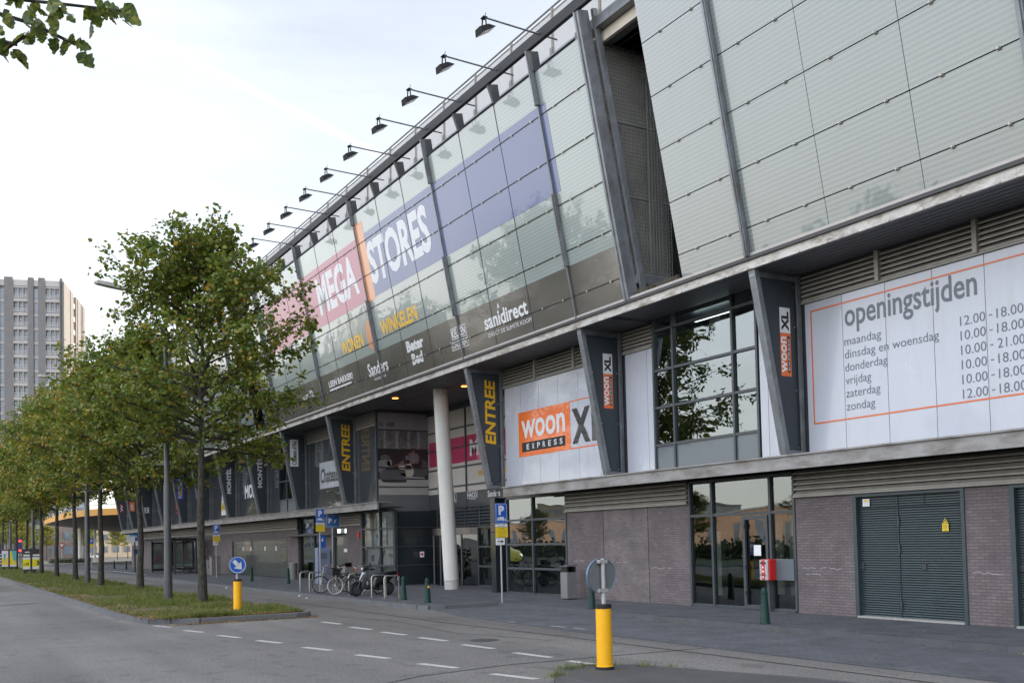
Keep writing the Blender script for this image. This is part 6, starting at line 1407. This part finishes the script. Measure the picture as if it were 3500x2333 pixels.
b=MB(); loft(b,[(-1.7,.95,.60,.08),(-1.3,1.16,.66,.26),(.2,1.18,.66,.27),(.9,.95,.62,.08)],16); b.obj('cabin',M('car_glass',(.02,.025,.03),.08,0,.1,2,coat=.8),WC,world=False,smooth=True)
for x in (-1.25,1.25):
    for y in (-.8,.8): b=MB(); b.lathe([(.001,-.1),(.30,-.1),(.32,0),(.30,.1),(.001,.1)],(x,y,.32),18,axis='y'); b.obj('wheel',ty,WC,world=False)
def block(name,label,x0,x1,y0,y1,h,m,bands=None,bm=None):
    t=thing(name,label,'building',((x0+x1)/2,y0,0)); b=MB(); b.box(x0,x1,y0,y1,0,h); b.obj('wall',m,t)
    b=MB(); b.box(x0-.2,x1+.2,y0-.2,y1+.2,h,h+.35); b.obj('roof_edge',conc,t)
    b=MB(); z=1.2; 
    while z<h-1.5:
        for x in np.arange(x0+1,x1-1.5,2.6): b.box(x,x+1.5,y0-.06,y0,z,z+1.5)
        for y in np.arange(y0+1,y1-1.5,2.6): b.box(x1,x1+.06,y,y+1.5,z,z+1.5)
        z+=3
    b.obj('window_band',wing,t); return t
block('brick_block','grey brown brick building beyond the canopy end of street',21.5,30,225,250,13,M('far_brick',(.16,.14,.13),.85,0,.2,1))
block('cream_block','low cream building behind traffic lights at far left',12.5,19,235,260,5.5,M('far_cream',(.62,.55,.42),.8,0,.06,1))
block('sunlit_block','low sunlit building in gap right of the canopy columns',34,60,262,290,9,M('far_sunlit',(.55,.47,.36),.8,0,.08,1))
for i,(x,y,s) in enumerate(((17,205,.52),(20.5,212,.56),(24.5,190,.5),(28,215,.55),(31.5,200,.5),(35,210,.55),(14,220,.7),(41,225,.75),(9,190,.9),(4,200,.95),(13.6,178,.6))):
    dup([tBk,tCk,tA][i%3],(x,y,0),i*.9,'small street tree in far background beyond the canopy','background street trees',s)
# buildings on the far side of the road; the camera meets them only in the glass
def ray_at(yh,dist): 
    a=math.atan2(16.9,yh); return (16.3-dist*math.sin(a),yh+dist*math.cos(a))
lit=M('mirror_tower_brick',(.46,.36,.25),.8,0,.1,.4); lit2=M('mirror_tower_pale',(.42,.42,.41),.7,0,.1,.4)
for i,(yh,dist,w_,d_,h,m) in enumerate(((44.0,400,5,8,36,lit2),(41.2,390,9,14,30,lit),(39.6,380,8,10,34,lit2),(36.6,400,11,12,42,lit),(35.2,410,11,16,38,lit2),(33.6,400,14,14,36,lit),(32.4,420,10,12,33,lit2),(31.2,430,12,12,28,lit),(52,380,22,18,30,lit2),(58,360,14,14,38,lit),(63,380,20,14,32,lit2),(25,300,26,14,13,lit),(20,240,24,12,10,lit2))):
    x,y=ray_at(yh,dist); block('opposite_tower','tower block across the road mirrored in the leaning glass',x-w_/2,x+w_/2,y-d_/2,y+d_/2,h,m)['group']='towers mirrored in the glass'
t=thing('brick_hall','long low orange brick hall across the road, mirrored in ground floor glass','building',(-46,80,0)); b=MB(); b.box(-60,-46,48,150,0,4.6); b.obj('wall',brick_or,t); b=MB(); b.box(-60.2,-45.8,47.8,150.2,4.6,4.9); b.obj('roof',conc,t); b=MB()
for y in np.arange(51,148,4): b.box(-46.02,-45.95,y,y+1.2,1,3.4)
b.obj('window_band',wing,t)
HD=MB(); rnd=random.Random(8)
for i in range(9000):
    y=rnd.uniform(-10,130); c=Vector((-24+rnd.gauss(0,.5),y,abs(rnd.gauss(.7,.45)))); d=Vector((rnd.gauss(0,1),rnd.gauss(0,1),rnd.gauss(0,1))).normalized()*.22; e=d.orthogonal().normalized()*.16
    HD.poly([c-d,c+e,c+d,c-e])
h=HD.obj('roadside_hedge',hedge); h['kind']='stuff'
sheet('verge',[(-30,-60),(-9.2,-60),(-9.2,200),(-30,200)],.02,M('verge_grass',(.05,.075,.02),.95,0,.4,.6))
sheet('opposite_pavement',[(-12.2,-60),(-9.0,-60),(-9.0,200),(-12.2,200)],.06,pave)

# yellow ambulance in the left carriageway, met only as a reflection in the entrance glass
AM=thing('ambulance','yellow ambulance van with blue striping mirrored in the entrance glass','van',(.6,64,0),R(-90))
b=MB(); loft(b,[(-2.9,1.45,.95,1.1),(-2.8,1.45,1.0,1.15),(.9,1.42,1.0,1.12),(1.3,1.3,.98,1.0),(2.0,1.0,.95,.66),(2.75,.82,.9,.45),(2.95,.7,.8,.3)],20); b.obj('body',M('ambulance_yellow',(.78,.72,.02),.3,0,.05,2,coat=.6),AM,world=False,smooth=True)
b=MB(); b.hexa([(2.03,-.85,1.35),(2.03,.85,1.35),(2.06,.85,1.35),(2.06,-.85,1.35)],[(1.36,-.78,2.15),(1.36,.78,2.15),(1.40,.78,2.15),(1.40,-.78,2.15)]); b.obj('windscreen',MATS['car_glass'],AM,world=False)
b=MB()
for s in (-1,1):
    for k in range(6): x=-2.6+k*.6; b.hexa([(x,s*.99,.8),(x+.25,s*.99,.8),(x+.25,s*1.03,.8),(x,s*1.03,.8)],[(x+.3,s*.99,1.3),(x+.55,s*.99,1.3),(x+.55,s*1.03,1.3),(x+.3,s*1.03,1.3)])
b.obj('stripe',blue_m,AM,world=False)
for s in (-1,1):
    b=MB(); b.box(2.7,2.93,s*.7-.16,s*.7+.16,.78,.98); b.obj('headlight',M('headlight_lit',(1,.97,.85),emit=2.5,var=0),AM,world=False)
b=MB(); b.box(.3,.7,-.7,.7,2.5,2.68); b.obj('light_bar',blue_m,AM,world=False)
for x in (-1.9,1.9):
    for y in (-.85,.85): b=MB(); b.lathe([(.001,-.12),(.33,-.12),(.36,0),(.33,.12),(.001,.12)],(x,y,.36),18,axis='y'); b.obj('wheel',ty,AM,world=False)
